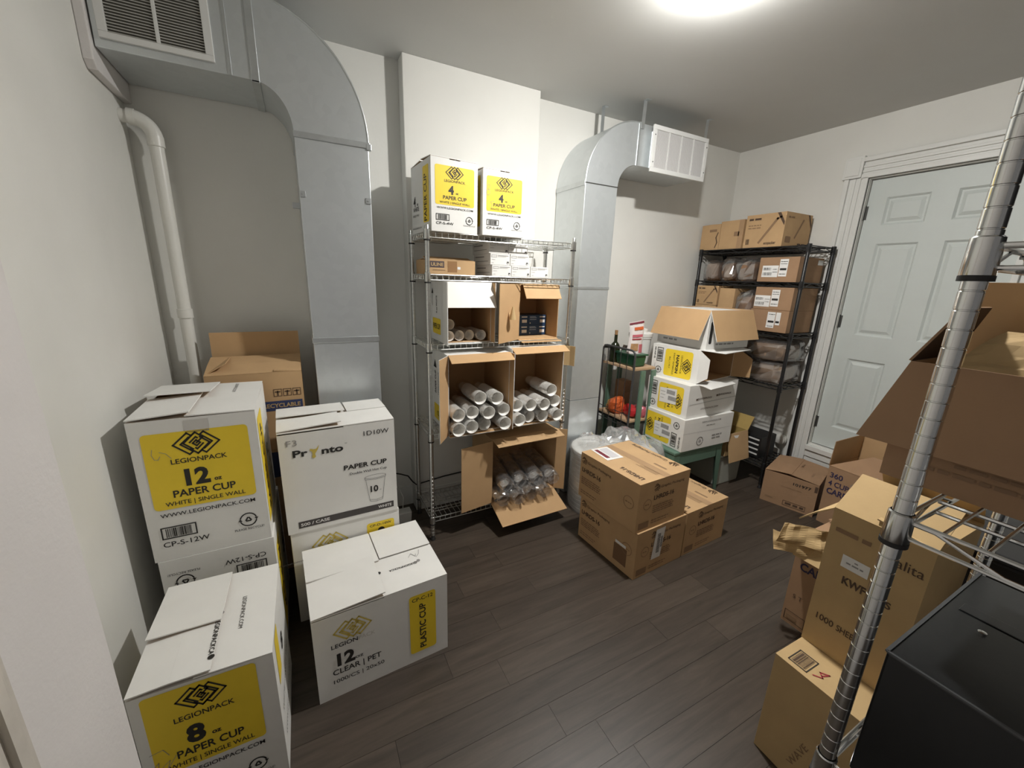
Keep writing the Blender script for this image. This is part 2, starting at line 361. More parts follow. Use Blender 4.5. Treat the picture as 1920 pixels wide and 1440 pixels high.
# floor: planks run along X
fl = MB().box(-.9, XR+.15, YF-.1, YB+.1, -.06, -.006).build('floor', mat('floor_joint', (.02, .015, .012), .7)); struct(fl)
PW = .1285; rg = random.Random(3); y = 1.624 - PW*24; row = 0; meshes = {}
while y < YB+.05:
    x = -.75 - rg.random()*1.1
    while x < XR+.1:
        L = rg.choice((.92, 1.22, 1.22))
        if y+PW > YF and x+L > -.7:
            if L not in meshes:
                me = MB().box(0, L-.001, 0, PW-.001, -.008, 0).mesh('plank'); me.materials.append(LAM); meshes[L] = me
            o = link('plank', meshes[L], fl, loc=(x, y, 0))
        x += L
    y += PW; row += 1
struct(MB().box(-.9, XR+.15, YF-.1, YB+.1, CEIL, CEIL+.1).build('ceiling', CEILM))
struct(MB().box(-.9, XR+.15, YB, YB+.12, 0, CEIL).build('wall_back', WALL))
struct(MB().box(.60, 1.475, 2.54, YB-.0005, 0, CEIL).build('wall_chimney', WALL, bevel=.004))
struct(MB().box(XL-.12, XL, .82, YB, 0, CEIL).build('wall_left', WALL))
struct(MB().box(XL-.12, -.35, YF, .82, 0, CEIL).build('wall_left_near', NEARW, bevel=.012))
struct(MB().box(2.25, XR, YF-.1, YF, 0, CEIL).box(-.35, 2.25, YF-.1, YF, 2.35, CEIL).build('wall_front', WALL))   # wide opening added behind the camera to let in dim world fill light
DY0, DY1, DZ0, DZ1 = .80, 1.602, .37, 2.362
wr = MB().box(XR, XR+.12, YF, YB, 0, DZ0).box(XR, XR+.12, YF, YB, DZ1, CEIL).box(XR, XR+.12, YF, DY0, DZ0, DZ1).box(XR, XR+.12, DY1, YB, DZ0, DZ1)
struct(wr.build('wall_right', WALL))
# drywall collar round the duct on the left wall
struct(MB().prism([(2.255, CEIL-.001), (2.255, 2.335), (2.28, 2.31), (YB-.001, 2.31), (YB-.001, CEIL-.001)], 'x', XL+.0005, XL+.032).build('trim_1', NEARW, bevel=.004))
# near door casing on the left
mb = MB()
for a, b, t in ((.485, .592, .006), (.495, .575, .013), (.50, .522, .022), (.545, .560, .020)): mb.box(-.3495, -.35+t, a, b, 0, 2.2)
struct(mb.build('trim_2', mat('worn_trim', (.58, .54, .48), .6, var=.12, vscale=14, bump=.3, bscale=50)))
# baseboards
struct(MB().box(.60, 1.475, 2.527, 2.5395, 0, .13).box(.60, 1.475, 2.532, 2.5395, .13, .15).build('baseboard_chimney', TRIM))
struct(MB().box(XL, .5995, 2.627, YB-.0005, 0, .14).build('baseboard_back', TRIM))
struct(MB().box(1.4755, XR, 2.627, YB-.0005, 0, .14).build('baseboard_back_right', TRIM))
struct(MB().box(XR-.014, XR-.0005, 1.79, 2.62, 0, .15).box(XR-.014, XR-.0005, YF, .6, 0, .15).build('baseboard_right', TRIM))
# door
dr = empty('door_1', (XR+.035, DY0, DZ0)); struct(dr)
DW, DH = DY1-DY0-.004, DZ1-DZ0-.006
zr = [(.18, .73), (.91, 1.556), (1.68, 1.862)]; yr = [(.112, .337), (.463, .692)]
sl = MB(); ys = [0, yr[0][0], yr[0][1], yr[1][0], yr[1][1], DW]; zs = [.006, zr[0][0], zr[0][1], zr[1][0], zr[1][1], zr[2][0], zr[2][1], DH]
for i in range(5):
    for j in range(7):
        if not (i in (1, 3) and j in (1, 3, 5)): sl.quad((0, ys[i], zs[j]), (0, ys[i], zs[j+1]), (0, ys[i+1], zs[j+1]), (0, ys[i+1], zs[j]))
sl.box(.012, .03, 0, DW, .006, DH)
sl.build('door_slab', DOORM, dr)
for (a, b) in yr:
    for (c, d) in zr:
        p = MB(); g = .012; k = .03; e = .011
        P0 = [(0,a,c),(0,b,c),(0,b,d),(0,a,d)]; P1 = [(e,a+g,c+g),(e,b-g,c+g),(e,b-g,d-g),(e,a+g,d-g)]; P2 = [(e,a+g+.01,c+g+.01),(e,b-g-.01,c+g+.01),(e,b-g-.01,d-g-.01),(e,a+g+.01,d-g-.01)]
        P3 = [(.002,a+g+k,c+g+k),(.002,b-g-k,c+g+k),(.002,b-g-k,d-g-k),(.002,a+g+k,d-g-k)]
        p.add(P0+P1+P2+P3, [(4*q+i, 4*q+4+i, 4*q+4+(i+1) % 4, 4*q+(i+1) % 4) for q in range(3) for i in range(4)] + [(15,14,13,12)])
        p.build('door_panel', DOORM, dr, fix=True)
for z in (.14, .95, 1.72):
    MB().lathe([(.006, 0), (.006, .1)], 10, o=(-.008, DW+.006, z)).box(-.004, -.001, DW-.012, DW+.004, z+.005, z+.095).build('hinge', HINGE, dr)
# casing (stepped moulding)
def casing(name, a, b, z0, z1, horiz=False):
    mb = MB(); x = XR-.0005
    for (f0, f1, t) in ((0, 1, .014), (.0, .22, .026), (.30, .42, .022), (.52, .64, .022), (.80, 1, .034)):
        if horiz: mb.box(x-t, x, a, b, z0+(z1-z0)*f0, z0+(z1-z0)*f1)
        else: mb.box(x-t, x, a+(b-a)*f0, a+(b-a)*f1, z0, z1)
    struct(mb.build(name, TRIM, bevel=.002))
casing('trim_3', DY1+.003, 1.745, .02, 2.375)
casing('trim_4', DY0-.145, DY0-.003, .02, 2.375)
casing('trim_5', DY0-.01, 1.648, 2.368, 2.505, True)
struct(MB().box(XR-.03, XR-.0005, 1.65, 1.765, 2.378, 2.52).box(XR-.036, XR-.0005, 1.665, 1.75, 2.393, 2.505).build('trim_6', TRIM, bevel=.003))
struct(MB().box(XR-.045, XR+.03, DY0, DY1, .325, .366).build('trim_7', TRIM, bevel=.004))
struct(MB().box(XR-.02, XR-.0005, DY0-.0, DY1, .0, .318).box(XR-.03, XR-.0005, DY0, DY1, .27, .318).build('trim_8', TRIM))

# ceiling lamp
lp = thing('ceiling_lamp', 'bare round bulb in a white ceiling holder above the middle of the room', 'lamp', (LAMP[0], LAMP[1], CEIL))
MB().lathe([(.055, -.001), (.055, -.006), (.034, -.012), (.03, -.0155)], 24).build('lamp_base', PLASTW, lp, smooth=True)
pr_ = [(.001, -.0385), (.018, -.0375), (.033, -.0345), (.041, -.0315), (.045, -.028), (.045, -.0225), (.03, -.016)]
MB().lathe(pr_, 24, cap=False).build('bulb', emit('bulb_glow', LAMP_COL, LAMP_STRENGTH), lp, smooth='all')

# ================================================================== DUCTS
def arc(cx, cz, rx, rz, a0, a1, n=14): return [(cx+rx*math.cos(R3(a0+(a1-a0)*i/n)), cz+rz*math.sin(R3(a0+(a1-a0)*i/n))) for i in range(n+1)]
def duct(name, label, y0, y1, vx0, vx1, zs, hz0, hz1, hx0, hx1, dirn):
    """vertical run vx0..vx1 up to zs, elbow, horizontal run hz0..hz1 between hx0..hx1; dirn -1 turns left, +1 right"""
    e = thing(name, label, 'air duct', ((vx0+vx1)/2, (y0+y1)/2, 0)); ox, oy = (vx0+vx1)/2, (y0+y1)/2
    def Bx(nm, x0, x1, a, b, z0, z1, m_=GALV, bev=.003): return MB().box(x0-ox, x1-ox, a-oy, b-oy, z0, z1).build(nm, m_, e, bevel=bev)
    return e, Bx, ox, oy
def elbow(e, ox, oy, y0, y1, cx, cz, rix, riz, rox, roz, a0, a1):
    inn = arc(cx, cz, rix, riz, a0, a1, 18); out = arc(cx, cz, rox, roz, a0, a1, 18); mb = MB(); n = len(inn)
    vs = []
    for (p, q) in zip(inn, out): vs += [(p[0]-ox, y0-oy, p[1]), (q[0]-ox, y0-oy, q[1]), (q[0]-ox, y1-oy, q[1]), (p[0]-ox, y1-oy, p[1])]
    fs = []
    for i in range(n-1):
        for k in range(4): fs.append((4*i+k, 4*i+(k+1) % 4, 4*i+4+(k+1) % 4, 4*i+4+k))
    mb.add(vs, fs); o = mb.build('elbow', GALV, e, smooth=True, fix=True)
    # raised standing seam following the outer curve, on the front cheek
    for yy in (y0,):
        s = MB(); s.tube([(p[0]-ox, yy-oy, p[1]) for p in out], .004, 6); s.build('seam', GALVE, e)
    return o
# duct 1 (left)
e, Bx, ox, oy = duct('air_duct', 'large galvanised air duct with louvred grille turning down beside the white drain pipe', 2.28, 2.635, .04, .362, 2.21, 2.388, 2.71, -.592, -.09, -1)
y0, y1 = 2.28, 2.636
Bx('horizontal_section', -.594, -.09, y0, y1, 2.388, 2.71)
elbow(e, ox, oy, y0, y1, -.09, 2.21, .13, .178, .452, .50, 0, 90)
Bx('vertical_section', .04, .362, y0, y1, 1.265, 2.21); Bx('vertical_section', .04, .362, y0, y1, .55, 1.262); Bx('vertical_section', .04, .362, y0, y1, .002, .547)
for z in (1.25, .535): Bx('cleat', .036, .366, y0-.005, y1-.001, z, z+.028, GALVE, .002)
Bx('cleat', .036, .368, y0-.006, y1-.001, 2.196, 2.222, GALVE, .002); Bx('cleat', .352, .374, y0-.008, y0+.02, 2.19, 2.216, GALVE, .001)
Bx('cleat', -.102, -.072, y0-.006, y0-.0001, 2.38, 2.718, GALVE, .002); Bx('cleat', -.102, -.072, y0-.006, y1-.002, 2.379, 2.3875, GALVE, .001)
Bx('cleat', -.182, -.170, y0-.004, y0-.0001, 2.388, 2.71, GALVE, .001)
for x in (.042, .336): Bx('clip', x, x+.024, y0-.006, y0-.0001, 1.945, 1.972, GALVE, .001); MB().lathe([(.004, -.004), (.004, 0)], 8, 'y', o=(x+.012-ox, y0-.006-oy, 1.958)).build('screw', GALVE, e)
Bx('bracket', .006, .0395, 2.33, 2.36, 1.90, 1.925, GALVE, .001)
g = MB().box(-.576-ox, -.224-ox, y0-.013-oy, y0-.0002-oy, 2.418, 2.44).box(-.576-ox, -.224-ox, y0-.013-oy, y0-.0002-oy, 2.628, 2.65).box(-.576-ox, -.548-ox, y0-.013-oy, y0-.0002-oy, 2.44, 2.628).box(-.252-ox, -.224-ox, y0-.013-oy, y0-.0002-oy, 2.44, 2.628).box(-.406-ox, -.394-ox, y0-.012-oy, y0-.0002-oy, 2.44, 2.628)
gr = g.build('grille_frame', PLASTW, e, bevel=.002)
MB().box(-.548-ox, -.252-ox, y0-.003-oy, y0-.0003-oy, 2.44, 2.628).build('grille_backing', mat('grille_dark', (.10, .095, .08), .8), gr)  # dark sheet painted for the unlit duct inside
lv = MB().prism([(-.010, .0), (-.002, .006), (-.001, .0052), (-.009, -.0008)], 'x', 0, .142).mesh('louver'); lv.materials.append(mat('grille_white', (.60, .59, .55), .5))
for k in range(19):
    for x in (-.548, -.394): link('louver', lv, gr, loc=(x-ox, y0-oy, 2.442+k*.0099))
# duct 2 (right)
e, Bx, ox, oy = duct('air_duct', 'galvanised air duct with white register turning right beside the chrome shelf', 2.30, 2.636, 1.695, 1.962, 0, 0, 0, 0, 0, 1)
y0, y1 = 2.30, 2.636
Bx('vertical_section', 1.695, 1.962, y0, y1, 1.56, 2.222); Bx('vertical_section', 1.695, 1.962, y0, y1, .75, 1.557); Bx('vertical_section', 1.695, 1.962, y0, y1, .002, .747)
elbow(e, ox, oy, y0, y1, 2.105, 2.222, .143, .154, .41, .412, 180, 90)
Bx('horizontal_section', 2.105, 2.755, y0, y1, 2.376, 2.634)
Bx('cleat', 1.690, 1.6949, y0, y1-.001, 2.205, 2.235, GALVE, .001); Bx('cleat', 1.692, 1.964, y0-.003, y0-.0001, 2.218, 2.224, HINGE, .001)
Bx('cleat', 1.690, 1.966, y0-.004, y1-.001, 1.55, 1.57, GALVE, .002); Bx('cleat', 2.100, 2.112, y0-.005, y0-.0001, 2.372, 2.638, GALVE, .001)
Bx('collar', 2.215, 2.71, 2.264, y0-.0001, 2.372, 2.60, GALV)
g = MB(); gx0, gx1, gz0, gz1 = 2.19, 2.728, 2.343, 2.628; fy = 2.25
for a in ((gx0, gx1, gz0, gz0+.028), (gx0, gx1, gz1-.028, gz1), (gx0, gx0+.028, gz0+.028, gz1-.028), (gx1-.028, gx1, gz0+.028, gz1-.028)): g.box(a[0]-ox, a[1]-ox, fy-oy, fy+.0139-oy, a[2], a[3])
gr = g.build('register_frame', PLASTW, e, bevel=.002)
wdt = (gx1-gx0-.056)/4
for k in range(1, 4): MB().box(gx0+.028+wdt*k-.004-ox, gx0+.028+wdt*k+.004-ox, fy+.001-oy, fy+.012-oy, gz0+.028, gz1-.028).build('mullion', PLASTW, gr)
for k in range(4):
    b = MB(); xa = gx0+.028+wdt*k+.004
    for q in range(14): b.box(xa+q*(wdt-.008)/14-ox, xa+(q+.62)*(wdt-.008)/14-ox, fy+.005-oy, fy+.008-oy, gz0+.028, gz1-.028)
    b.box(xa-ox, xa+wdt-.008-ox, fy+.010-oy, fy+.013-oy, gz0+.028, gz1-.028)
    b.build('louver_bank', mat('register_louver', (.56, .55, .54), .5), gr)
for x, z in ((gx0+.014, gz0+.06), (gx0+.014, gz1-.06), (gx1-.014, gz0+.06), (gx1-.014, gz1-.06)): MB().lathe([(.004, -.002), (.004, 0)], 8, 'y', o=(x-ox, fy-oy, z)).build('screw', HINGE, gr)
for nm, p, q in (('hanger_strap', (1.965, 2.52, 2.598), (1.965, 2.52, CEIL-.001)), ('hanger_strap', (2.125, 2.295, 2.60), (2.13, 2.295, CEIL-.001)), ('hanger_strap', (2.738, 2.298, 2.60), (2.745, 2.298, CEIL-.001))):
    d = .014; MB().add([(p[0]-d-ox, p[1]-oy, p[2]), (p[0]+d-ox, p[1]-oy, p[2]), (q[0]+d-ox, q[1]-oy, q[2]), (q[0]-d-ox, q[1]-oy, q[2]),
        (p[0]-d-ox, p[1]-.0015-oy, p[2]), (p[0]+d-ox, p[1]-.0015-oy, p[2]), (q[0]+d-ox, q[1]-.0015-oy, q[2]), (q[0]-d-ox, q[1]-.0015-oy, q[2])],
        [(0,1,2,3), (7,6,5,4), (0,4,5,1), (1,5,6,2), (2,6,7,3), (3,7,4,0)]).box(q[0]-d-ox, q[0]+d+.01-ox, q[1]-.03-oy, q[1]-oy, CEIL-.0025, CEIL-.0005).build(nm, GALVE, e)

# drain pipe in the left corner
pp = thing('drain_pipe', 'white plastic drain pipe with elbow in the left corner of the room', 'pipe', (-.52, 2.56, 0)); r = .027
def pv(pts): return [(x+.52, y-2.56, z) for x, y, z in pts]
MB().tube(pv([(-.52, 2.56, .02), (-.52, 2.56, 2.16)]), r, 20).build('vertical_pipe', PVC, pp, smooth=True)
bend = [(-.52-.075+.075*math.cos(R3(a)), 2.56, 2.165+.075*math.sin(R3(a))) for a in range(0, 91, 9)]
MB().tube(pv(bend), r+.004, 20).build('elbow', PVC, pp, smooth=True)
MB().tube(pv([(-.595, 2.56, 2.24), (-.6295, 2.56, 2.24)]), r, 20).build('stub', PVC, pp, smooth=True)
for z in (2.13, 1.36): MB().lathe([(r, 0), (r+.005, .002), (r+.005, .045), (r, .047)], 20, o=(0, 0, z)).build('coupling', PVC, pp, smooth=True)
MB().lathe([(r+.006, 0), (r+.006, .025)], 20, 'x', o=(-.082, 0, 2.24)).build('coupling', PVC, pp, smooth=True)
# mains cable along the wall
cb = MB().tube([(.43, 2.52, .33), (.50, 2.515, .305), (.545, 2.51, .285), (.575, 2.515, .235), (.60, 2.518, .205), (.66, 2.52, .21), (.80, 2.521, .225), (1.0, 2.521, .235), (1.45, 2.521, .20)], .0045, 8).build('cable', RUBBER, smooth=True)
tag(cb, 'thin black cable running along the skirting behind the chrome shelf', 'cable')
ad = thing('power_adapter', 'small white plastic box on the floor left of the chrome shelf', 'adapter', (.49, 2.44, 0))
MB().prism([(-.045, .0), (.045, 0), (.05, .075), (-.05, .075)], 'y', -.035, .035).build('body', PLASTW, ad, bevel=.006); MB().tube([(0, .02, .07), (.01, .03, .15), (-.02, .06, .25), (-.05, .075, .32)], .003, 6).build('lead', PLASTW, ad)

# ================================================================== WIRE SHELVING UNITS
def post_mesh(h, r, grooves, n):
    prof = [(r*.9, 0), (r, .002)]
    if grooves:
        z = .0254
        while z < h-.03: prof += [(r, z-.0014), (r*.93, z-.0005), (r*.93, z+.0005), (r, z+.0014)]; z += .0254
    prof += [(r, h-.004), (r*.8, h)]
    return MB().lathe(prof, n).mesh('post')
def smooth_me(me, mm, ang=40):
    me.materials.append(mm); me.polygons.foreach_set('use_smooth', [True]*len(me.polygons)); me.set_sharp_from_angle(angle=R3(ang)); return me
def wire_unit(name, label, x0, y0, x1, y1, zs, ph, mm, longax='x', individual=False, tie='ladder', pr=.0127, nseg=14, grooves=True, wr=(.003, .0022), zbase=0, deckgap=.03):
    e = thing(name, label, 'shelf', (x0, y0, 0)); W, D = x1-x0, y1-y0
    pm = smooth_me(post_mesh(ph, pr, grooves, nseg), mm)
    for (px, py) in ((0, 0), (W, 0), (0, D), (W, D)):
        p = link('post', pm, e, loc=(px, py, .03+zbase)); 
        f = MB().lathe([(.016, 0), (.016, .008), (.011, .014), (.011, .06)], 14, o=(px, py, zbase)).build('foot', RUBBER, e, smooth=True)
    cm = smooth_me(MB().lathe([(pr+.0035, -.042), (pr+.0045, -.040), (pr+.0035, .006), (pr+.0015, .008), (pr+.0012, -.03)], nseg, cap=False).mesh('collar'), mm)
    cr = smooth_me(MB().lathe([(pr+.0012, -.048), (pr+.005, -.048), (pr+.005, -.041), (pr+.0012, -.041)], nseg, cap=False).mesh('collar_ring'), RUBBER)
    for z in zs:
        g = .007; b = MB(); RW, DW_ = wr
        for zz in (z-.003, z-.031):
            b.tube([(pr+.002, 0, zz), (W-pr-.002, 0, zz)], RW, 7).tube([(pr+.002, D, zz), (W-pr-.002, D, zz)], RW, 7).tube([(0, pr+.002, zz), (0, D-pr-.002, zz)], RW, 7).tube([(W, pr+.002, zz), (W, D-pr-.002, zz)], RW, 7)
        def ties(A, B):
            A, B = Vector(A), Vector(B); L = (B-A).length
            if tie == 'ladder':
                n = int(L/.034)
                for i in range(1, n): p = A+(B-A)*i/n; b.tube([p+Vector((0,0,-.003)), p+Vector((0,0,-.031))], DW_, 5)
            else:
                n = int(L/.11); pts = []
                for i in range(n+1):
                    t = i/n; q0 = A+(B-A)*max(0, t-.22/n); q1 = A+(B-A)*min(1, t+.22/n); zz = -.006 if i % 2 else -.029
                    pts += [q0+Vector((0,0,zz)), q1+Vector((0,0,zz))]
                b.tube(pts, DW_, 6)
        o4 = [((pr, 0, z), (W-pr, 0, z)), ((pr, D, z), (W-pr, D, z)), ((0, pr, z), (0, D-pr, z)), ((W, pr, z), (W, D-pr, z))]
        for A, B in o4: ties(A, B)
        # lengthwise supports
        for f in (1/3, 2/3) if not individual else (.24, .72):
            if longax == 'x': b.tube([(0, D*f, z-.011), (W, D*f, z-.011)], RW, 6); b.tube([(0, D*f, z-.031), (W, D*f, z-.031)], RW, 6); ties((.02, D*f, z), (W-.02, D*f, z))
            else: b.tube([(W*f, 0, z-.011), (W*f, D, z-.011)], RW, 6); b.tube([(W*f, 0, z-.031), (W*f, D, z-.031)], RW, 6)
        sh = b.build('wire_shelf', mm, e, smooth=True)
        if longax == 'x': n = int(W/deckgap); dw = MB().tube([(0, 0, -.0025-RW), (0, D, -.0025-RW)], DW_, 6)
        else: n = int(D/deckgap); dw = MB().tube([(0, 0, -.0025-RW), (W, 0, -.0025-RW)], DW_, 6)
        if individual:
            me = smooth_me(dw.mesh('deck_wire'), mm)
            for i in range(1, n): link('deck_wire', me, sh, loc=((W*i/n, 0, z) if longax == 'x' else (0, D*i/n, z)))
        else:
            al = MB()
            for i in range(1, n):
                off = (W*i/n, 0, z) if longax == 'x' else (0, D*i/n, z); al.add([(v[0]+off[0], v[1]+off[1], v[2]+off[2]) for v in dw.v], dw.f)
            dk = al.build('deck_wires', mm, sh, smooth=True); dk['kind'] = 'stuff'
        for (px, py) in ((0, 0), (W, 0), (0, D), (W, D)): link('collar', cm, e, loc=(px, py, z)); link('collar_ring', cr, e, loc=(px, py, z))
    return e
SA = [1.83, 1.615, 1.237, .705, .155]
wire_unit('wire_shelving_unit', 'chrome wire shelving unit against the white wall holding cartons of cups', .61, 2.16, 1.535, 2.485, SA, 1.83, CHROME2, 'x')
SB = [1.905, 1.645, 1.27, .865, .215]
wire_unit('wire_shelving_unit', 'black wire shelving unit beside the grey door', 3.235, 1.70, 3.565, 2.585, SB, 1.870, BLACKW, 'y', grooves=False, tie='zigzag', nseg=10, wr=(.004, .003))
SC = [1.665, 1.268, .765]
wire_unit('wire_shelving_unit', 'chrome wire shelving unit close by on the right with a thick ringed post', .79, -.70, 1.40, .205, SC, 1.95, CHROME, 'y', individual=True, tie='zigzag', nseg=32, wr=(.0032, .0026), deckgap=.045)

# ================================================================== LEGIONPACK CARTON FACES
def lp_front(p, w, h, num, code, k=1.0, flip=False, oz='oz'):
    """large yellow label face; w,h of the face. proportions of the 12 oz carton"""
    a, b = w/.37, h/.547
    def X(u): return u*a
    def Y(v): return v*b
    p.rrect(X(.030), Y(.205), X(.340), Y(.496), .014*a, YEL, 0, 'yellow_label')
    p.logo(X(.182), Y(.447), .135*a)
    p.text('LEGIONPACK', X(.183), Y(.377), .018*b, width=.165*a, bold=.012, align='c')
    p.text(num, X(.205) if len(num) > 1 else X(.175), Y(.290), .060*b, bold=.045, align='r')
    p.text(oz, X(.216) if len(num) > 1 else X(.19), Y(.292), .016*b, bold=.03)
    p.text('PAPER CUP', X(.184), Y(.248), .027*b, width=.188*a, bold=.018, align='c')
    p.text('WHITE | SINGLE WALL', X(.184), Y(.217), .016*b, width=.242*a, bold=.008, align='c')
    p.text('WWW.LEGIONPACK.COM', X(.187), Y(.175), .015*b, width=.29*a, bold=.006, align='c')
    p.barcode(X(.034), Y(.087), X(.139), Y(.136), seed=len(num)+3)
    p.text(code, X(.034), Y(.055), .020*b, width=.138*a, bold=.006)
    p.recycle(X(.301), Y(.101), .027*a); p.text('PLEASE RECYCLE!', X(.301), Y(.057), .009*b, width=.098*a, align='c')
def lp_side(p, w, h, num, txt='PAPER CUP', y0=.70):
    """narrow side: yellow strip with vertical lettering near the front edge"""
    p.rrect(w*.62, h*.14, w*.90, h*.93, .010, YEL, 0, 'yellow_label')
    p.text(txt, w*.80, h*.16, w*.13, width=h*.66, bold=.012, rot=90)
    p.text(num, w*.12, h*.42, .05*h/.35, bold=.03); p.text('oz', w*.30, h*.42, .016, bold=.02); p.text('WHITE', w*.10, h*.34, .022, bold=.006)
    p.text('SINGLE WALL', w*.08, h*.26, .012); p.text('WWW.LEGIONPACK.COM', w*.05, h*.07, .009)
def hook(p, u, v, s, m_=None):
    p.stroke([(u, v), (u-.004*s, v-.02*s), (u+.002*s, v-.038*s), (u+.012*s, v-.04*s), (u+.018*s, v-.028*s)], .0016*s, m_ or GREY, name='pen_mark')
    p.stroke([(u+.018*s, v-.012*s), (u+.035*s, v-.02*s), (u+.048*s, v-.04*s)], .0016*s, m_ or GREY, name='pen_mark')

# --- stack 1: 12 oz paper cup cartons
c = Carton('paper_cup_carton', 'white and yellow 12 oz paper cup carton, upside down, lowest of the left stack', .37, .464, .547, (-.553, 1.704, 0), .4, top=True, group='white cup cartons')
q = Print(c.e, ((c.w, 0, c.h), (-1, 0, 0), (0, 0, -1), (0, -1, 0))); lp_front(q, .37, .547, '12', 'CP-S-12W'); q.done()
q = Print(c.e, ((c.w, c.d, c.h), (0, -1, 0), (0, 0, -1), (1, 0, 0))); lp_side(q, .464, .547, '12'); q.done()
c = Carton('paper_cup_carton', 'white carton with yellow 12 oz paper cup label, top of the left stack', .37, .464, .54, (-.56, 1.706, .5485), .55, group='white cup cartons')
p = c.pr('F'); lp_front(p, .37, .547, '12', 'CP-S-12W'); hook(p, .056, .44, 1.0); p.rect(.155, .488, .225, .535, CTAPE, 0, 'tape'); p.done()
p = c.pr('R'); p.rrect(.03, .05, .20, .50, .01, YEL, 0, 'yellow_label'); p.text('PAPER CUP', .14, .08, .05, width=.38, rot=90, bold=.015); p.text('12', .24, .26, .05, bold=.03); p.text('WHITE', .24, .20, .02); p.text('SINGLE WALL', .24, .16, .012); p.done()
c.flap('F', .20, 0, (0, 1)); c.flap('L', .175, 4, (.42, 1.0), lift=.010); c.flap('B', .24, 5, (.44, 1), lift=.016)
o, fr = c.flap('R', .21, 1.0, (0, 1), lift=.005); q = Print(o, fr); q.text('LEGIONPACK.COM', .36, .10, .012, rot=-180, align='c', name='lettering'); q.done()
p = Print(c.e, c.frame('T')); p.done()

# --- 8 oz carton, nearest left
c = Carton('paper_cup_carton', 'white carton with yellow 8 oz paper cup label, nearest on the left', .335, .43, .49, (-.503, 1.165, 0), 0, group='white cup cartons')
p = c.pr('F'); lp_front(p, .315, .535, '8', 'CP-S-8W'); p.stroke([(.015,.235),(.035,.255),(.03,.225),(.06,.25),(.05,.22),(.075,.26)], .0015, GREY, name='pen_mark'); p.stroke([(.02,.29),(.05,.295),(.06,.27)], .0015, GREY, name='pen_mark'); p.done()
p = c.pr('R'); p.rrect(.06, .30, .14, .48, .01, YEL, 0, 'yellow_label'); p.text('8', .2, .3, .06, bold=.03); p.text('WHITE | SINGLE WALL', .05, .2, .02, width=.3); p.text('WWW.LEGIONPACK.COM', .05, .1, .015, width=.3); p.done()
c.flap('F', .2, 0, (0, 1))
c.flap('B', .25, 2.5, (.44, 1), lift=.016)
o, fr = c.flap('L', .185, 3.5, (.40, 1.0), lift=.010, bend=-3)
q = Print(o, fr); q.text('@LEGIONPACKCA', .125, .08, .013, bold=.015, align='c'); q.rrect(.205, .08, .222, .097, .008, INK, 1, 'logo'); q.rrect(.03, .08, .048, .098, .009, GREY, 1, 'logo'); q.done()
o, fr = c.flap('R', .19, 1.0, (0, 1), lift=.004)
q = Print(o, fr); q.text('LEGIONPACK.COM', .21, .10, .012, rot=180, align='c'); q.done()

# --- stack 2: 10 oz
c = Carton('paper_cup_carton', 'white carton with small yellow CP-D-10W label, under the grey-barred carton', .478, .338, .474, (-.132, 1.812, 0), 2.3, top=True, group='white cup cartons')
p = c.pr('F'); p.rrect(.322, .30, .452, .43, .012, YEL, 0, 'yellow_label'); p.text('CP-D-10W', .387, .408, .012, width=.103, bold=.01, align='c'); p.rrect(.372, .365, .405, .398, .0164, INK, 1, 'logo')
p.logo(.157, .385, .15, GOLD); p.text('LEGIONPACK', .08, .31, .018, bold=.012); p.text('10', .08, .22, .06, bold=.045); p.done()
c = Carton('paper_cup_carton', 'white carton with dark grey bar and cup drawing, 500 per case', .478, .338, .468, (-.138, 1.807, .475), 2.3, group='white cup cartons')
p = c.pr('F')
p.text('F3', .03, .415, .026, GREY, width=.04); p.text('Pr', .05, .363, .030, bold=.03, width=.058); p.text('nto', .162, .360, .030, bold=.03, width=.088); p.text('TM', .257, .39, .005)
p.poly([(.122,.352),(.13,.345),(.138,.352),(.136,.366),(.148,.385),(.155,.405),(.142,.388),(.131,.388),(.118,.392),(.116,.384),(.124,.378),(.126,.366)], GOLD, 1, 'logo')
p.text('1D10W', .34, .414, .022, width=.112); p.text('PAPER CUP', .436, .262, .022, bold=.025, width=.19, align='r'); p.text('Double Wall Hot Cup', .434, .233, .011, bold=.008, width=.165, align='r')
el = [(.380+.048*math.cos(R3(a)), .203+.009*math.sin(R3(a))) for a in range(0, 360, 20)]
p.stroke(el, .0013, INK, closed=True); p.stroke([(.332,.203),(.333,.193),(.35,.190),(.38,.187),(.41,.190),(.427,.193),(.428,.203)], .0013); p.stroke([(.336,.192),(.349,.086),(.351,.077),(.38,.071),(.408,.077),(.410,.086),(.424,.192)], .0013); p.stroke([(.349,.086),(.38,.079),(.410,.086)], .0013)
p.text('10', .355, .125, .030, bold=.03); p.text('oz', .396, .127, .006)
p.rect(.043, .021, .459, .053, mat('charcoal_ink', (.06, .052, .05), .6), 0, 'printed_bar'); p.text('500 / CASE', .052, .030, .014, PAPER, bold=.02, width=.118); p.text('WHITE', .449, .030, .014, PAPER, bold=.02, align='r', width=.063)
p.done()
c.flap('R', .22, 0, (0, 1)); c.flap('L', .24, 2, (0, .52), lift=.004); c.flap('F', .17, 2, (0, 1), lift=.006)
c.flap('B', .165, 4, (.40, 1.0), lift=.012); c.flap('B', .165, 1.5, (0, .38), lift=.010)
c.flap('L', .25, 3, (.56, .985), lift=.013)

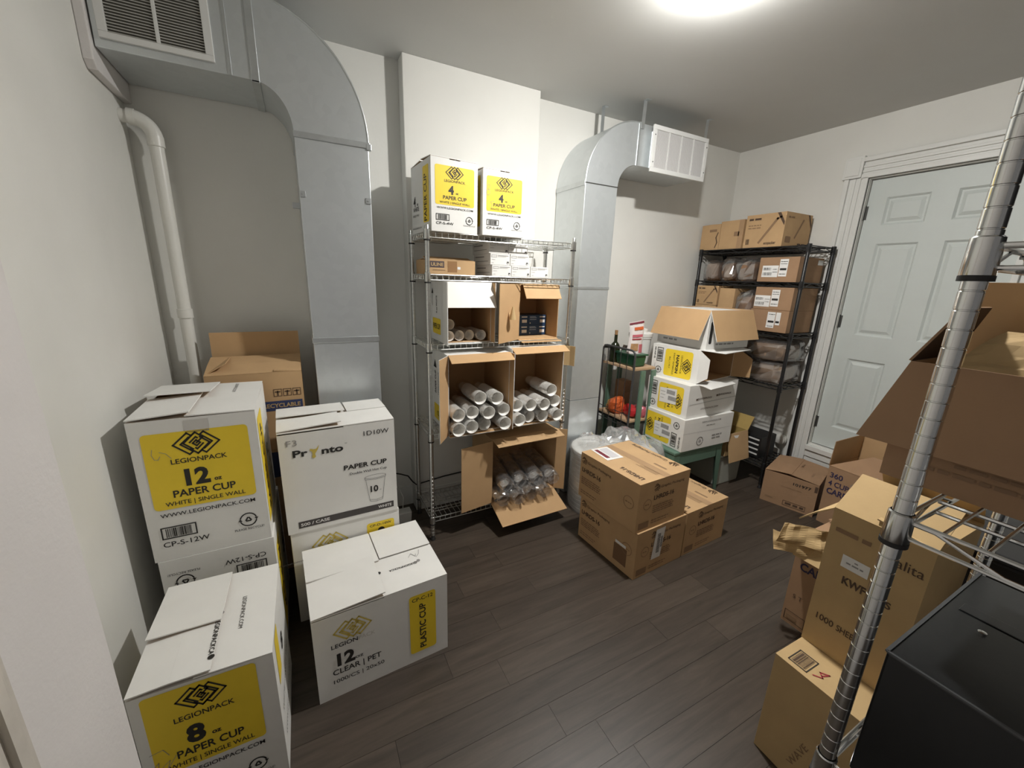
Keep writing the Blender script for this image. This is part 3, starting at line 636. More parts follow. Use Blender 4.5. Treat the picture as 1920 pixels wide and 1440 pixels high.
# --- PET cup carton
c = Carton('plastic_cup_carton', 'white carton with upright yellow plastic cup strip, standing on the floor in front', .52, .435, .378, (-.07, 1.36, 0), 3.2, group='white cup cartons')
p = c.pr('F'); p.logo(.137, .297, .135, GOLD); p.text('LEGION', .057, .231, .018, bold=.012, width=.095); p.text('PACK', .155, .231, .018, mat('pale_ink', (.60, .57, .52), .7), width=.062)
p.text('12', .073, .147, .053, bold=.045); p.text('oz', .138, .148, .016, bold=.006, width=.03); p.text('CLEAR | PET', .055, .108, .024, bold=.012, width=.18); p.text('1000/CS | 20x50', .055, .068, .017, bold=.004, width=.19)
p.rrect(.355, .045, .467, .335, .012, YEL, 0, 'yellow_label'); p.text('CP-C-12', .411, .305, .017, bold=.01, align='c', width=.088); p.text('PLASTIC CUP', .422, .062, .026, bold=.025, width=.225, rot=90); p.done()
p = c.pr('R'); p.text('PLASTIC CUP', .1, .2, .03); p.done()
c.flap('R', .26, 0, (0, 1))
o, fr = c.flap('F', .215, 1.2, (0, 1), lift=.004); q = Print(o, fr); q.text('@LEGIONPACKCA', .37, .13, .011, bold=.015, rot=180, align='c', width=.12); q.rrect(.43, .125, .446, .141, .008, GREY, 1, 'logo'); q.rrect(.262, .125, .277, .141, .0075, INK, 1, 'logo')
q.stroke([(.46,.20),(.452,.175),(.437,.16)], .002, GREY, name='pen_mark'); q.stroke([(.405,.17),(.42,.19),(.435,.165),(.44,.18)], .002, GREY, name='pen_mark'); q.done()
c.flap('B', .215, 1.0, (0, .44), lift=.008)
o, fr = c.flap('B', .23, 2.5, (.45, 1), lift=.006); q = Print(o, fr); q.text('LEGIONPACK.COM', .34, .07, .010, bold=.01, align='c', width=.11); q.done()
c.flap('L', .265, 3.0, (.44, 1), lift=.008)

# --- kraft carton behind stack 1
c = Carton('kraft_carton', 'brown carton with blue RECYCLABLE band wedged behind the left stack', .40, .26, .40, (-.428, 2.235, .72), 0, outer=KRAFT, group='brown cartons')
p = c.pr('F'); p.rect(.0, .205, .392, .255, BLUEI, 0, 'printed_band'); p.text('RECYCLABLE', .382, .222, .020, KRAFT3, bold=.03, align='r', width=.165)
for i in range(3): u = .27+.042*i; p.stroke([(u,.28),(u+.034,.28),(u+.034,.315),(u,.315)], .0025, INK2, closed=True); p.stroke([(u+.017,.285),(u+.017,.305)], .006, INK2); p.stroke([(u+.008,.302),(u+.026,.302)], .006, INK2)
p.rect(.35, .0, .40, .205, TAPE, 0, 'tape'); p.done()
c.flap('F', .23, 14, (0, 1), bend=-4, lift=.0); c.flap('B', .17, 92, (0, 1)); c.flap('L', .1, 30, (.2, .9)); c.flap('R', .12, 4, (0, 1))
c = Carton('kraft_carton', 'brown carton with dark blue band, under the RECYCLABLE carton behind the left stack', .40, .26, .355, (-.42, 2.24, .362), 0, outer=KRAFT, top=True, group='brown cartons')
p = c.pr('F'); p.rect(0, .20, .40, .34, BLUEI, 0, 'printed_band'); p.done()
c = Carton('kraft_carton', 'plain brown carton on the floor behind the left stack', .40, .26, .36, (-.42, 2.24, 0), 0, outer=KRAFT, top=True, group='brown cartons')

# ================================================================== CHROME SHELF CONTENTS
ZA = [z+.001 for z in SA]
for i, (x, y, w_, h_, yw, lab) in enumerate(((.632, 2.145, .259, .345, 3.2, 'white and yellow 4 oz paper cup carton on the shelf top, at the left end'), (.910, 2.133, .257, .325, .6, 'white and yellow 4 oz paper cup carton on the shelf top, with pen marks'))):
    c = Carton('paper_cup_carton', lab, w_, .326, h_, (x, y, ZA[0]), yw, group='white cup cartons')
    p = c.pr('F'); lp_front(p, w_, h_*1.01, '4', 'CP-S-4W')
    if i: p.stroke([(.03+.01*math.cos(a*.5), .215+.014*math.sin(a*.5)) for a in range(13)], .0014, GREY, closed=False, name='pen_mark'); p.stroke([(.033+.008*math.cos(a*.5), .243+.012*math.sin(a*.5)) for a in range(13)], .0014, GREY, name='pen_mark'); p.stroke([(.07,.175),(.045,.17),(.055,.155),(.05,.14)], .0014, GREY, name='pen_mark')
    p.done(); p = c.pr('L'); lp_side(p, .326, h_, '4'); p.done()
    c.flap('L', .1, 0, (0, 1)); c.flap('R', .1, 0, (0, 1)); c.flap('B', .16, 3, (0, 1), lift=.004); c.flap('F', .155, 4 if not i else 5, (0, .52), lift=.005); c.flap('F', .155, 1, (.54, 1), lift=.005)
# shelf 2
c = Carton('kraft_carton', 'low brown carton with dark brand block on the second shelf, left end', .27, .24, .072, (.632, 2.205, ZA[1]), 2, outer=KRAFT, inner=KRAFT, group='brown cartons')
p = c.pr('F'); p.rect(.005, .035, .085, .068, mat('umber_ink', (.07, .05, .06), .6), 0, 'printed_block'); p.text('ULINE', .045, .043, .017, KRAFT3, bold=.03, width=.07, align='c'); p.rect(.105, .012, .16, .07, TAPE, 0, 'tape'); p.rect(.162, .028, .18, .042, PAPER, 1, 'sticker'); p.stroke([(.02,.022),(.09,.022)], .003, INK3); p.done()
c.flap('F', .11, 6, (0, 1), bend=8); c.flap('B', .11, 4, (0, 1)); c.flap('L', .1, 1, (0, 1)); c.flap('R', .1, 1, (0, 1))
gx = [1.000, 1.1285, 1.257]; k = 0
for row, cols in enumerate((3, 2, 2)):
    for j in range(cols):
        lab = 'small white printed box, %s row, %s of its row on the second shelf' % (('bottom', 'middle', 'top')[row], ('left', 'second', 'third')[j])
        c = Carton('small_white_box', lab, .1255, .25, .0625, (gx[j]-.010*row+random.uniform(0, .002), 2.198+.002*row, ZA[1]+.0632*row), 0, outer=WHITEB, top=True, group='small white boxes on the second shelf')
        p = c.pr('F'); p.stroke([(.008,.044),(.04,.044),(.04,.055),(.008,.055)], .0015, GREY, closed=True); p.stroke([(.048,.053),(.115,.053)], .002, GREY); p.stroke([(.048,.047),(.10,.047)], .0015, GREY); p.stroke([(.008,.03),(.03,.03)], .0015, GREY); p.stroke([(.008,.012),(.02,.012)], .0015, GREY); p.rect(.106,.009,.118,.021, INK, 1, 'printed_mark'); p.rect(.109,.009,.115,.015, WHITEB, 2, 'printed_mark'); p.done()
        p = c.pr('L'); p.stroke([(.03,.045),(.16,.045)], .006, GREY); p.stroke([(.03,.02),(.22,.02)], .003, GREY); p.done()
LX = R3(90)   # cartons lying on their side, mouth towards the room
def side_carton(name, label, x0, x1, z0, z1, yf, depth, outer, inner=None, yw=0, group='open cartons lying on the chrome shelf'):
    return Carton(name, label, x1-x0, z1-z0, depth, (x0 - depth*math.sin(R3(yw)), yf+depth*math.cos(R3(yw)), z0), (LX, 0, R3(yw)), outer=outer, inner=inner, group=group)
# shelf 3
c = side_carton('open_carton', 'white open carton lying on its side with a few cup sleeves, third shelf', .698, .985, ZA[2], 1.578, 2.165, .31, WHITEB)
c.flap('B', .155, 28, (0, 1)); c.flap('L', .10, 95, (0, 1)); c.flap('R', .05, 92, (0, 1)); 
p = Print(c.e, ((0,0,0), (0,0,1), (0,1,0), (-1,0,0))); p.rrect(.10, .04, .25, .13, .008, YEL, 0, 'yellow_label'); p.text('PAPER CUP', .24, .07, .03, bold=.02, align='r', width=.13); p.text('4 oz WHITE', .19, .16, .022, rot=90, bold=.01, width=.1); p.stroke([(.10,.2),(.10,.28)], .004); p.poly([(.08,.27),(.12,.27),(.10,.30)], INK, 1); p.done()
c = side_carton('open_carton', 'brown open carton with torn flap holding dark blue boxes, third shelf', 1.19, 1.478, ZA[2], 1.575, 2.20, .28, KRAFT)
o, fr = c.flap('L', .24, 146, (0, 1)); 
c.flap('B', .10, 32, (.06, .94)); c.flap('F', .06, 100, (0, 1))
cn = MB(); cn.lathe([(.004, .0), (.022, -.075), (.020, -.075), (.003, -.004)], 14, o=(0, 0, 0), cap=False); cn.build('torn_paper_cone', KRAFT3, c.e, smooth=True, loc=(-.095, .21, .28+.10), rot=(R3(-90), 0, 0))
for j in range(2):
    for i in range(2):
        b = thing('small_blue_box', 'small dark blue box with white patches, %s %s of four in the brown carton' % (('lower', 'upper')[j], ('left', 'right')[i]), 'box', (1.196+.137*i, 2.33, ZA[2]+.0055+.0665*j), (0, 0, 0), 'dark blue boxes in the brown carton')
        MB().box(0, .135, 0, .13, 0, .066).build('body', NAVY, b, bevel=.001); p = Print(b, ((0,0,0),(1,0,0),(0,0,1),(0,-1,0)))
        p.rect(.088, .016, .125, .036, PAPER, 0, 'label_patch'); p.rect(.085, .05, .127, .057, PAPER, 0, 'label_patch')
        for v, u1 in ((.055, .055), (.048, .062), (.036, .06)): p.rect(.01, v-.002, u1, v+.002, mat('pale_blue_ink', (.35, .45, .6), .6), 0, 'lettering')
        p.rrect(.01, .010, .017, .017, .003, PAPER, 0, 'logo'); p.done()

# cup sleeves
def cup_profile(n, r0=.0405, pitch=.0075, body=.085):
    prof = [(.001, .070), (.026, .070), (.0365, .003), (.0385, .0), (r0, .001), (r0, .004)]
    for i in range(n): y = .005+i*pitch; prof += [(r0-.0035, y), (r0-.0035, y+pitch*.4), (r0-.0005, y+pitch*.55), (r0-.0005, y+pitch*.95)]
    e = .005+n*pitch; prof += [(r0-.004, e), (r0-.014, e+body), (.001, e+body)]
    return prof, e+body
prf, SL = cup_profile(28)
cup_me = smooth_me(MB().lathe(prf, 20, 'y', cap=False).mesh('cup_stack'), CUP, 60)
def wrap_mesh(r, y0, y1, seed, amp=.004, nm='plastic_wrap', m_=None, ny=22, n=22, taper=0):
    vs, fs = [], []
    for j in range(ny+1):
        y = y0+(y1-y0)*j/ny
        for k in range(n):
            a = 2*math.pi*k/n; q = noise.noise(Vector((math.cos(a)*2.2+seed*7, math.sin(a)*2.2, y*26)))
            rr = r + amp*(.9+q) - (taper*max(0, 1-j/4.0)); vs.append((rr*math.cos(a), y + (.010*noise.noise(Vector((a*3, seed, 1))) if j == 0 else 0), rr*math.sin(a)))
    for j in range(ny):
        for k in range(n): fs.append((j*n+k, j*n+(k+1) % n, (j+1)*n+(k+1) % n, (j+1)*n+k))
    me = MB().add(vs, fs).mesh(nm); me.materials.append(m_ or FILM); return me
wraps = [wrap_mesh(.0405, -.022, SL+.005, s) for s in range(3)]
def sleeve(x, z, y, label, group, tilt=0, s=1.0, k=0):
    e = thing('cup_sleeve', label, 'cup sleeve', (x, y, z), (0, 0, 0), group); e.rotation_euler = (R3(tilt), 0, 0); e.scale = (s, 1, s)
    link('cup_stack', cup_me, e); link('plastic_wrap', wraps[k % 3], e); return e
c = side_carton('open_carton', 'open carton lying on its side packed with white cup sleeves, fourth shelf left', .700, 1.088, ZA[3], 1.178, 2.105, .375, WHITEB)
c.flap('B', .075, 62, (0, 1), outer=KRAFTIN); c.flap('L', .135, 128, (0, 1)); c.flap('R', .05, 96, (0, 1)); c.flap('F', .03, 95, (0, 1))
p = Print(c.e, ((0,0,0), (0,0,1), (0,1,0), (-1,0,0))); p.rrect(.10, .03, .24, .13, .008, YEL, 0, 'yellow_label'); p.text('12 oz', .16, .06, .03, bold=.02); p.text('PAPER CUP', .15, .20, .03, rot=90, bold=.01, width=.14); p.text('LEGIONPACK', .2, .20, .02, rot=90, width=.14); p.poly([(.10,.36),(.16,.36),(.13,.41)], INK, 1); p.done()
z4 = ZA[3]+.0045+.0415
ls = [(.744, z4), (.832, z4), (.920, z4), (1.040, z4), (.748, z4+.083), (.842, z4+.083), (.930, z4+.083), (1.038, z4+.083), (.890, z4+.166), (.982, z4+.166)]
for i, (x, z) in enumerate(ls):
    sleeve(x, z, 2.068+.02*((i*7) % 3-1), 'white paper cup sleeve in the left open carton, %s row, %s from the left' % (('bottom', 'middle', 'top')[0 if i < 4 else 1 if i < 8 else 2], ('first', 'second', 'third', 'fourth')[i % 4]), 'white cup sleeves', k=i)
c = side_carton('open_carton', 'open carton lying on its side packed with white cup sleeves, fourth shelf right', 1.104, 1.492, ZA[3], 1.198, 2.125, .355, WHITEB)
c.flap('B', .07, 65, (0, 1), outer=KRAFTIN); c.flap('R', .075, 135, (.74, 1.0), bend=-25, outer=KRAFT3, inner=KRAFT3); c.flap('L', .03, 98, (0, 1)); c.flap('F', .03, 92, (0, 1))
rs = [(1.150, z4), (1.240, z4), (1.328, z4), (1.430, z4), (1.150, z4+.083), (1.238, z4+.083), (1.326, z4+.083), (1.432, z4+.083), (1.386, z4+.166)]
for i, (x, z) in enumerate(rs):
    sleeve(x, z, 2.085+.02*((i*5) % 3-1), 'white paper cup sleeve in the right open carton, %s row, %s from the left' % (('bottom', 'middle', 'top')[0 if i < 4 else 1 if i < 8 else 2], ('first', 'second', 'third', 'fourth')[i % 4]), 'white cup sleeves', k=i)
ss = [(.736, ZA[2]+.0055+.032), (.802, ZA[2]+.0055+.032), (.868, ZA[2]+.0055+.032), (.934, ZA[2]+.0055+.032), (.742, ZA[2]+.0055+.097)]
for i, (x, z) in enumerate(ss):
    e = sleeve(x, z, 2.19+.012*(i % 3), 'small cup sleeve in the white carton, third shelf, %s' % ('first from left', 'second from left', 'third from left', 'fourth from left', 'on top')[i], 'small white cup sleeves', s=.76, k=i); e.scale = (.76, .8, .76)
# hanging torn kraft flap at the right post
c5 = side_carton('open_carton', 'brown open carton of clear cups with its flaps spread on the bottom shelf', 1.005, 1.505, ZA[4], .61, 2.15, .32, KRAFT, yw=1.5)
c5.flap('L', .225, 172, (.02, .98)); c5.flap('F', .185, 113, (0, 1)); c5.flap('B', .09, 76, (0, 1)); c5.flap('R', .07, 140, (0, 1))
# clear cup sleeves
cl_me = smooth_me(MB().lathe([(r if i else .001, y) for i, (r, y) in enumerate([(.0, .02), (.040, .02)] + [(.045 if j % 2 else .0425, .02+.011*j) for j in range(26)] + [(.033, .34), (.001, .34)])], 18, 'y', cap=False).mesh('cup_stack'), CLEARCUP, 50)
disc = smooth_me(MB().lathe([(.001, .016), (.033, .016), (.033, .019), (.001, .019)], 18, 'y', cap=False).mesh('cup_base'), PAPER)
wr2 = [wrap_mesh(.046, -.075, .34, 11+s, amp=.007, m_=FILMH, ny=30, n=18, taper=.012) for s in range(3)]
for i, (x, z, yy, tl) in enumerate(((1.062, .215, 2.13, 6), (1.165, .215, 2.11, 5), (1.265, .215, 2.13, 6), (1.365, .215, 2.12, 5), (1.20, .305, 2.13, 9), (1.31, .315, 2.12, 10), (1.43, .30, 2.12, 10), (1.09, .30, 2.12, 10))):
    e = thing('clear_cup_sleeve', 'clear plastic cup sleeve in crinkled film, %s in the bottom carton' % ('lower row first', 'lower row second', 'lower row third', 'lower row fourth', 'upper row second', 'upper row third', 'upper row fourth', 'upper row first')[i], 'cup sleeve', (x, yy, z), (R3(tl), 0, R3((i*37 % 7)-3)), 'clear cup sleeves')
    e.scale = (1, .85, 1); link('cup_stack', cl_me, e); link('plastic_wrap', wr2[i % 3], e)
    if i in (4, 5, 6, 7): link('cup_base', disc, e)

# ================================================================== NAPKIN CARTONS ON THE GREEN TABLE
def dashes(p, u0, u1, v, h, m_, seed=0, gap=.25, k=1, name='small_print'):
    """unreadable small print: word-like dashes"""
    rg = random.Random(seed); u = u0; p.nt = getattr(p, 'nt', 0)+1; name = (name, p.nt)
    while u < u1-h: L = min(rg.uniform(1.5, 5)*h, u1-u); p.rect(u, v, u+L, v+h, m_, k, name); u += L + h*(.5+gap)
def napkin_label(p, flip=False, sticker=False, H=.248):
    if not flip:
        p.rrect(.113, .017, .338, .222, .018, YEL, 0, 'yellow_label'); p.logo(.296, .112, .108, rot=-90)
        p.text('LEGIONPACK', .247, .187, .013, rot=-90, width=.138); p.text('NAPKIN', .209, .186, .022, rot=-90, width=.138, bold=.03); p.text('KRAFT INTERFOLD', .183, .196, .013, rot=-90, width=.165); p.text('8x5 | 1 PLY', .150, .165, .012, rot=-90, width=.09)
        p.barcode(.042, .115, .094, .223, vert=True, seed=5); p.text('ND-KIF-45', .018, .222, .012, rot=-90, bold=.012, width=.09); p.recycle(.066, .050, .024); p.text('PLEASE RECYCLE', .03, .095, .005, rot=-90)
    else:
        p.rrect(.012, .020, .262, .225, .018, YEL, 0, 'yellow_label'); p.logo(.062, .118, .108, rot=90)
        p.text('LEGIONPACK', .118, .055, .013, rot=90, width=.138); p.text('NAPKIN', .160, .055, .022, rot=90, width=.138, bold=.03); p.text('KRAFT INTERFOLD', .184, .045, .013, rot=90, width=.165)
        p.barcode(.278, .02, .328, .125, vert=True, seed=5); p.text('ND-KIF-45', .362, .02, .014, rot=90, bold=.012, width=.09); p.recycle(.315, .187, .024)
    if sticker:
        a, b = (.112, .052) if flip else (.128, .07)
        p.poly([(a, b), (a+.155, b+.012), (a+.150, b+.128), (a-.005, b+.112)], PAPER, 2, 'shipping_sticker')
        for i in range(2):
            v = b+.028+.045*(1-i)
            for j in range(18): uu = a+.062+i*.018+j*.0042; p.rect(uu, v+.004, uu+.0022, v+.036, INK, 3, 'barcode')
        dashes(p, a+.008, a+.05, b+.085, .004, GREY, 3, k=3); dashes(p, a+.008, a+.05, b+.06, .004, GREY, 4, k=3); dashes(p, a+.008, a+.04, b+.035, .004, GREY, 8, k=3)
NZ = .410
c = Carton('napkin_carton', 'white napkin carton with yellow label, lowest of the stack on the green table', .544, .382, .2475, (2.379, 1.833, NZ), -.5, top=True, group='napkin cartons')
p = c.pr('L'); napkin_label(p, True, True); p.done()
p = c.pr('F'); p.text('WWW.LEGIONPACK.COM', .29, .205, .013, GREY, width=.21, align='c', bold=.01); dashes(p, .24, .34, .178, .006, GREY, 2); p.stroke([(.0,.14),(.544,.135)], .0015, GREY, name='printed_mark'); p.recycle(.19, .062, .032, GREY); dashes(p, .32, .43, .085, .010, GREY, 5); dashes(p, .32, .43, .062, .010, GREY, 6); p.done()
c = Carton('napkin_carton', 'white napkin carton with yellow label and shipping sticker, second from bottom', .556, .382, .2485, (2.404, 1.852, NZ+.248), 1.1, top=True, group='napkin cartons')
p = c.pr('L'); napkin_label(p, False, True); p.done()
p = c.pr('F'); p.text('@LEGIONPACKCA', .10, .135, .014, INK2, width=.16, bold=.01); p.rrect(.085, .13, .10, .147, .007, INK2, 1, 'logo'); p.text('@LEGIONPACK', .33, .145, .014, INK2, width=.16, bold=.01); p.rrect(.312, .14, .327, .157, .007, INK2, 1, 'logo'); p.stroke([(.02,.105),(.556,.118)], .003, GREY, name='printed_mark'); p.text('LEGIONPACK.COM', .15, .055, .013, INK2, width=.2); p.done()
c = side_carton('napkin_carton', 'white napkin carton with yellow label, torn open at the side, third from bottom', 2.498, 3.01, NZ+.497, NZ+.743, 1.884, .385, WHITEB, yw=9, group='napkin cartons')
p = Print(c.e, ((0,0,0), (0,0,1), (0,1,0), (-1,0,0))); napkin_label(p); p.done()
c.flap('B', .13, 84, (.0, 1), tip=(.05, .8)); c.flap('F', .12, 92, (0, .8), tip=(.0, .7), bend=9, inner=WHITEB); c.flap('L', .07, 60, (0, 1), tip=(.25, .8)); c.flap('R', .14, 130, (0, 1), tip=(.0, .6))
c = Carton('napkin_carton', 'white open carton with brown flaps folded down, top of the napkin stack', .475, .45, .280, (2.548, 1.885, NZ+.745), 0, group='napkin cartons')
c.flap('L', .225, 247, (0, 1)); c.flap('F', .225, 249, (.0, 1)); c.flap('R', .2, 258, (0, 1)); c.flap('B', .2, 252, (0, 1))
p = c.pr('F'); p.rrect(.02, .04, .05, .20, .012, INK, 0, 'hand_hole'); dashes(p, .1, .3, .03, .012, GREY, 3); p.done()  # hand hole is a flat black patch painted for its dark inside
p = c.pr('L'); dashes(p, .06, .2, .03, .014, GREY, 9); p.done()
nk = thing('napkin_pack', 'white paper pack filling the open top carton of the napkin stack', 'napkins', (2.555, 1.892, NZ+.745+.0045))
MB().box(0, .225, 0, .435, 0, .272).build('bundle', PAPER, nk, bevel=.006); MB().box(.232, .46, 0, .435, 0, .268).build('bundle', PAPER, nk, bevel=.006)
# green table
t = thing('green_table', 'low green metal table under the napkin cartons', 'table', (2.33, 1.84, 0))
MB().box(0, .545, 0, .335, .385, .4085).build('tabletop', GREENM, t, bevel=.006)
for (x, y, dx, dy) in ((.0, .0, 1, 1), (.545, 0, -1, 1), (0, .335, 1, -1), (.545, .335, -1, -1)):
    MB().add([(x+dx*.004, y+dy*.004, .384), (x+dx*.07, y+dy*.004, .384), (x+dx*.004, y+dy*.07, .384), (x-dx*.002, y-dy*.002, .0), (x+dx*.032, y-dy*.002, .0), (x-dx*.002, y+dy*.032, 0)],
             [(0,1,2), (3,5,4), (0,3,4,1), (1,4,5,2), (2,5,3,0)]).build('leg', GREENM, t, fix=True)
MB().box(.07, .475, .004, .010, .30, .384).build('apron', GREENM, t); MB().box(.004, .010, .07, .265, .30, .384).build('apron', GREENM, t); MB().box(.07, .475, .325, .331, .30, .384).build('apron', GREENM, t); MB().box(.535, .541, .07, .265, .30, .384).build('apron', GREENM, t)
# storage tote with open kraft box on it
t = thing('storage_tote', 'pale grey plastic storage tote on the floor right of the green table', 'tote', (2.895, 1.862, 0))
MB().prism([(.015, 0), (.30, 0), (.315, .25), (0, .25)], 'y', .012, .33).build('body', TOTE, t, bevel=.01); MB().box(-.006, .321, .002, .342, .25, .268).build('lid', TOTE, t, bevel=.006)
c = Carton('kraft_carton', 'small brown open carton with hanging front flap on the grey tote', .26, .25, .19, (2.935, 1.852, .269), 1, outer=KRAFT3, inner=mat('kraft_yellow', (.40, .28, .09), .85, var=.05), group='brown cartons')
o, fr = c.flap('F', .235, 258, (0, 1), outer=KRAFT3, inner=KRAFT); q = Print(o, (Vector(fr[0]), fr[1], fr[2], -Vector(fr[3]))); q.o = Vector(fr[0]) - Vector(fr[3])*T_; q.poly([(.07,.02),(.14,.025),(.12,.045),(.09,.043)], PAPER, 0, 'sticker'); q.done()
c.flap('B', .12, 70, (0, 1)); c.flap('R', .12, 120, (0, 1)); c.flap('L', .1, 110, (0, 1))

# ================================================================== GRAPHIC PACKAGING CARTONS
def striped_disc(p, cu, cv, r, m_, rot=0):
    """round mark made of curved stripes"""
    for i in range(5):
        v = -r*.8+i*r*.4; hw = math.sqrt(max(0, r*r-v*v)); L0 = -hw if i != 2 else -hw*.2; L1 = hw if i < 4 else hw*.5
        pts = [(cu+L0+(L1-L0)*j/5, cv+v+.22*r*math.sin(math.pi*j/5)) for j in range(6)]
        if rot: pts = [(cu-(a-cu), cv-(b-cv)) for a, b in pts]
        p.stroke(pts, r*.2, m_, name='logo')
def lh_face(p, w, off=0, m_=None):
    m_ = m_ or INK2
    striped_disc(p, off+.036, .245, .022, m_); p.text('Graphic Packaging', off+.067, .237, .016, m_, width=.195); p.text('LHRDS-16', off+.02, .174, .026, m_, bold=.03, width=.165)
    for i in range(4): dashes(p, off+.02, off+.19, .132-.013*i, .007, INK3, i+3, gap=.1)
    dashes(p, off+.02, off+.16, .045, .006, INK3, 11); dashes(p, off+.02, off+.15, .03, .006, INK3, 12)
def ring(p, cu, cv, r, m_, sx=1.0): p.stroke([(cu+sx*r*math.cos(R3(a)), cv+r*math.sin(R3(a))) for a in range(0, 360, 24)], .003, m_, closed=True); dashes(p, cu-r*.6, cu+r*.6, cv-.003, .006, m_, 4)
def lh_box(label, loc, yw, top=True, stick=False, big=False):
    c = Carton('lid_carton', label, .41, .47, .292, loc, yw, outer=KRAFT, top=True, group='brown lid cartons')
    p = c.pr('L'); lh_face(p, .47); ring(p, .405, .16, .036, INK3); 
    if stick: p.rect(.32, .155, .40, .172, PAPER, 2, 'sticker'); p.rect(.31, .04, .41, .15, mat('dull_brown_ink', (.20, .11, .055), .75), 0, 'printed_block')
    p.done()
    p = c.pr('F'); lh_face(p, .41, .10 if not stick else .10); ring(p, .073, .158, .03, INK3)
    if stick:
        p.poly([(.13,.085),(.205,.085),(.225,.275),(.150,.275)], PAPER, 2, 'shipping_sticker')
        for j in range(14): p.rect(.165, .12+j*.009, .19, .12+j*.009+.005, INK, 3, 'barcode')
        for j in range(8): p.rect(.195, .15+j*.009, .21, .15+j*.009+.005, INK, 3, 'barcode')
    p.rect(.02, .015, .10, .055, INK3, 0, 'printed_block'); p.done()
    p = c.pr('T'); p.text('LHRDS-16', .075, .035, .028, INK2, rot=90, bold=.03, width=.165); p.text('Graphic Packaging', .385, .135, .024, INK2, rot=90, width=.275); striped_disc(p, .374, .085, .026, INK2)
    for i, u in enumerate((.168, .180, .192)): p.rect(u, .04, u+.005, .19-.02*i, INK3, 0, 'printed_mark')
    p.rect(.27, .06, .285, .15, INK3, 0, 'printed_mark'); p.rect(.195, 0, .245, .47, mat('kraft_seam_tape', (.40, .25, .135), .5), 0, 'tape')
    if big: p.poly([(.055,.30),(.175,.29),(.195,.455),(.072,.468)], PAPER, 1, 'label_pouch'); p.poly([(.072,.325),(.098,.322),(.108,.445),(.084,.45)], MAROON, 2, 'label_band'); p.poly([(.105,.315),(.16,.31),(.178,.44),(.12,.445)], mat('pouch_grey', (.62, .60, .62), .3), 2, 'label_window')
    p.done(); return c
lh_box('brown lid carton with shipping sticker on its side, bottom of the middle pair', (1.505, 1.345, 0), 3.4, stick=True)
lh_box('brown lid carton with white label pouch on top, standing on its twin', (1.487, 1.354, .2935), 3.3, big=True)
lh_box('single brown lid carton on the floor right of the stacked pair', (1.925, 1.372, 0), 3.4)

# ================================================================== WHITE ROLL IN A BAG
def superblob(sx, sy, sz, p=.55, n=18, m=12, amp=.01, freq=9, seed=0, flat=True):
    vs, fs = [], []
    def sg(v, e): return math.copysign(abs(v)**e, v)
    for j in range(m+1):
        ph = -math.pi/2 + math.pi*j/m
        for i in range(n):
            th = 2*math.pi*i/n; v = Vector((sx*sg(math.cos(ph), p)*sg(math.cos(th), p), sy*sg(math.cos(ph), p)*sg(math.sin(th), p), sz*sg(math.sin(ph), p)))
            v += v.normalized()*amp*noise.noise(v*freq + Vector((seed*3.1, seed, 0)))*1.6
            if flat: v.z = max(v.z, -sz)
            vs.append((v.x, v.y, v.z+sz))
    for j in range(m):
        for i in range(n): fs.append((j*n+i, j*n+(i+1) % n, (j+1)*n+(i+1) % n, (j+1)*n+i))
    return MB().add(vs, fs)
t = thing('bagged_foam_roll', 'big white round bundle in a knotted clear plastic bag between shelf and brown cartons', 'bundle', (1.83, 2.065, 0))
prof = [(.001, .002), (.205, .002)]
for j in range(14): z = .01+j*.032; prof += [(.212, z), (.215, z+.004), (.215, z+.028), (.212, z+.031)]
prof += [(.19, .46), (.001, .465)]
MB().lathe(prof, 36, cap=False).build('roll', FOAM, t, smooth=True)
vs, fs = [], []; n, m_ = 44, 16
for j in range(m_+1):
    f = j/m_
    for k in range(n):
        a = 2*math.pi*k/n
        if f < .55: rr = .221+.006*noise.noise(Vector((math.cos(a)*4, math.sin(a)*4, f*9))); z = .003 + f/.55*.455
        else: g = (f-.55)/.45; rr = .222*(1-g)**.9+.012; z = .458+.045*g + .012*math.sin(a*9)*g*(1-g)*3
        vs.append((rr*math.cos(a), rr*math.sin(a), z))
for j in range(m_):
    for k in range(n): fs.append((j*n+k, j*n+(k+1) % n, (j+1)*n+(k+1) % n, (j+1)*n+k))
MB().add(vs, fs).build('bag', FILMB, t, smooth='all')
def ear(dx, dy, L, W, seed, m_):
    vs, fs = [], []; d = Vector((dx, dy, 0)).normalized(); sd = Vector((-d.y, d.x, 0))
    for j in range(11):
        f = j/10; ww = W*(.12+.95*math.sin(f*1.7)**.8)
        for k in range(9):
            g = k/8*2-1; p = d*L*f + sd*g*ww + Vector((0, 0, .06*math.sin(f*2.4)*1.0 - .03*g*g*f*2 + .028*noise.noise(Vector((f*5, g*3, seed)))))
            vs.append((p.x, p.y, p.z+.505))
    for j in range(10):
        for k in range(8): fs.append((j*9+k, j*9+k+1, (j+1)*9+k+1, (j+1)*9+k))
    return MB().add(vs, fs)
ear(-1, .35, .16, .07, 1, 0).build('bag_ear', FILMB, t); ear(1, -.1, .30, .17, 5, 0).build('bag_ear', FILMB, t)
MB().lathe([(.014, .485), (.022, .497), (.014, .512)], 12).build('knot', FILMB, t, smooth=True)
t = thing('bagged_packets', 'low clear plastic bag with white and red packets right of the white bundle', 'bag', (2.19, 2.005, 0))
superblob(.095, .12, .21, .6, 20, 14, .02, 8, 4).build('contents', FOAM, t, smooth='all'); superblob(.112, .14, .235, .55, 22, 16, .03, 9, 8).build('bag', FILMB, t)
MB().box(-.05, .03, -.03, .03, .40, .425).build('red_packet', REDP, t)

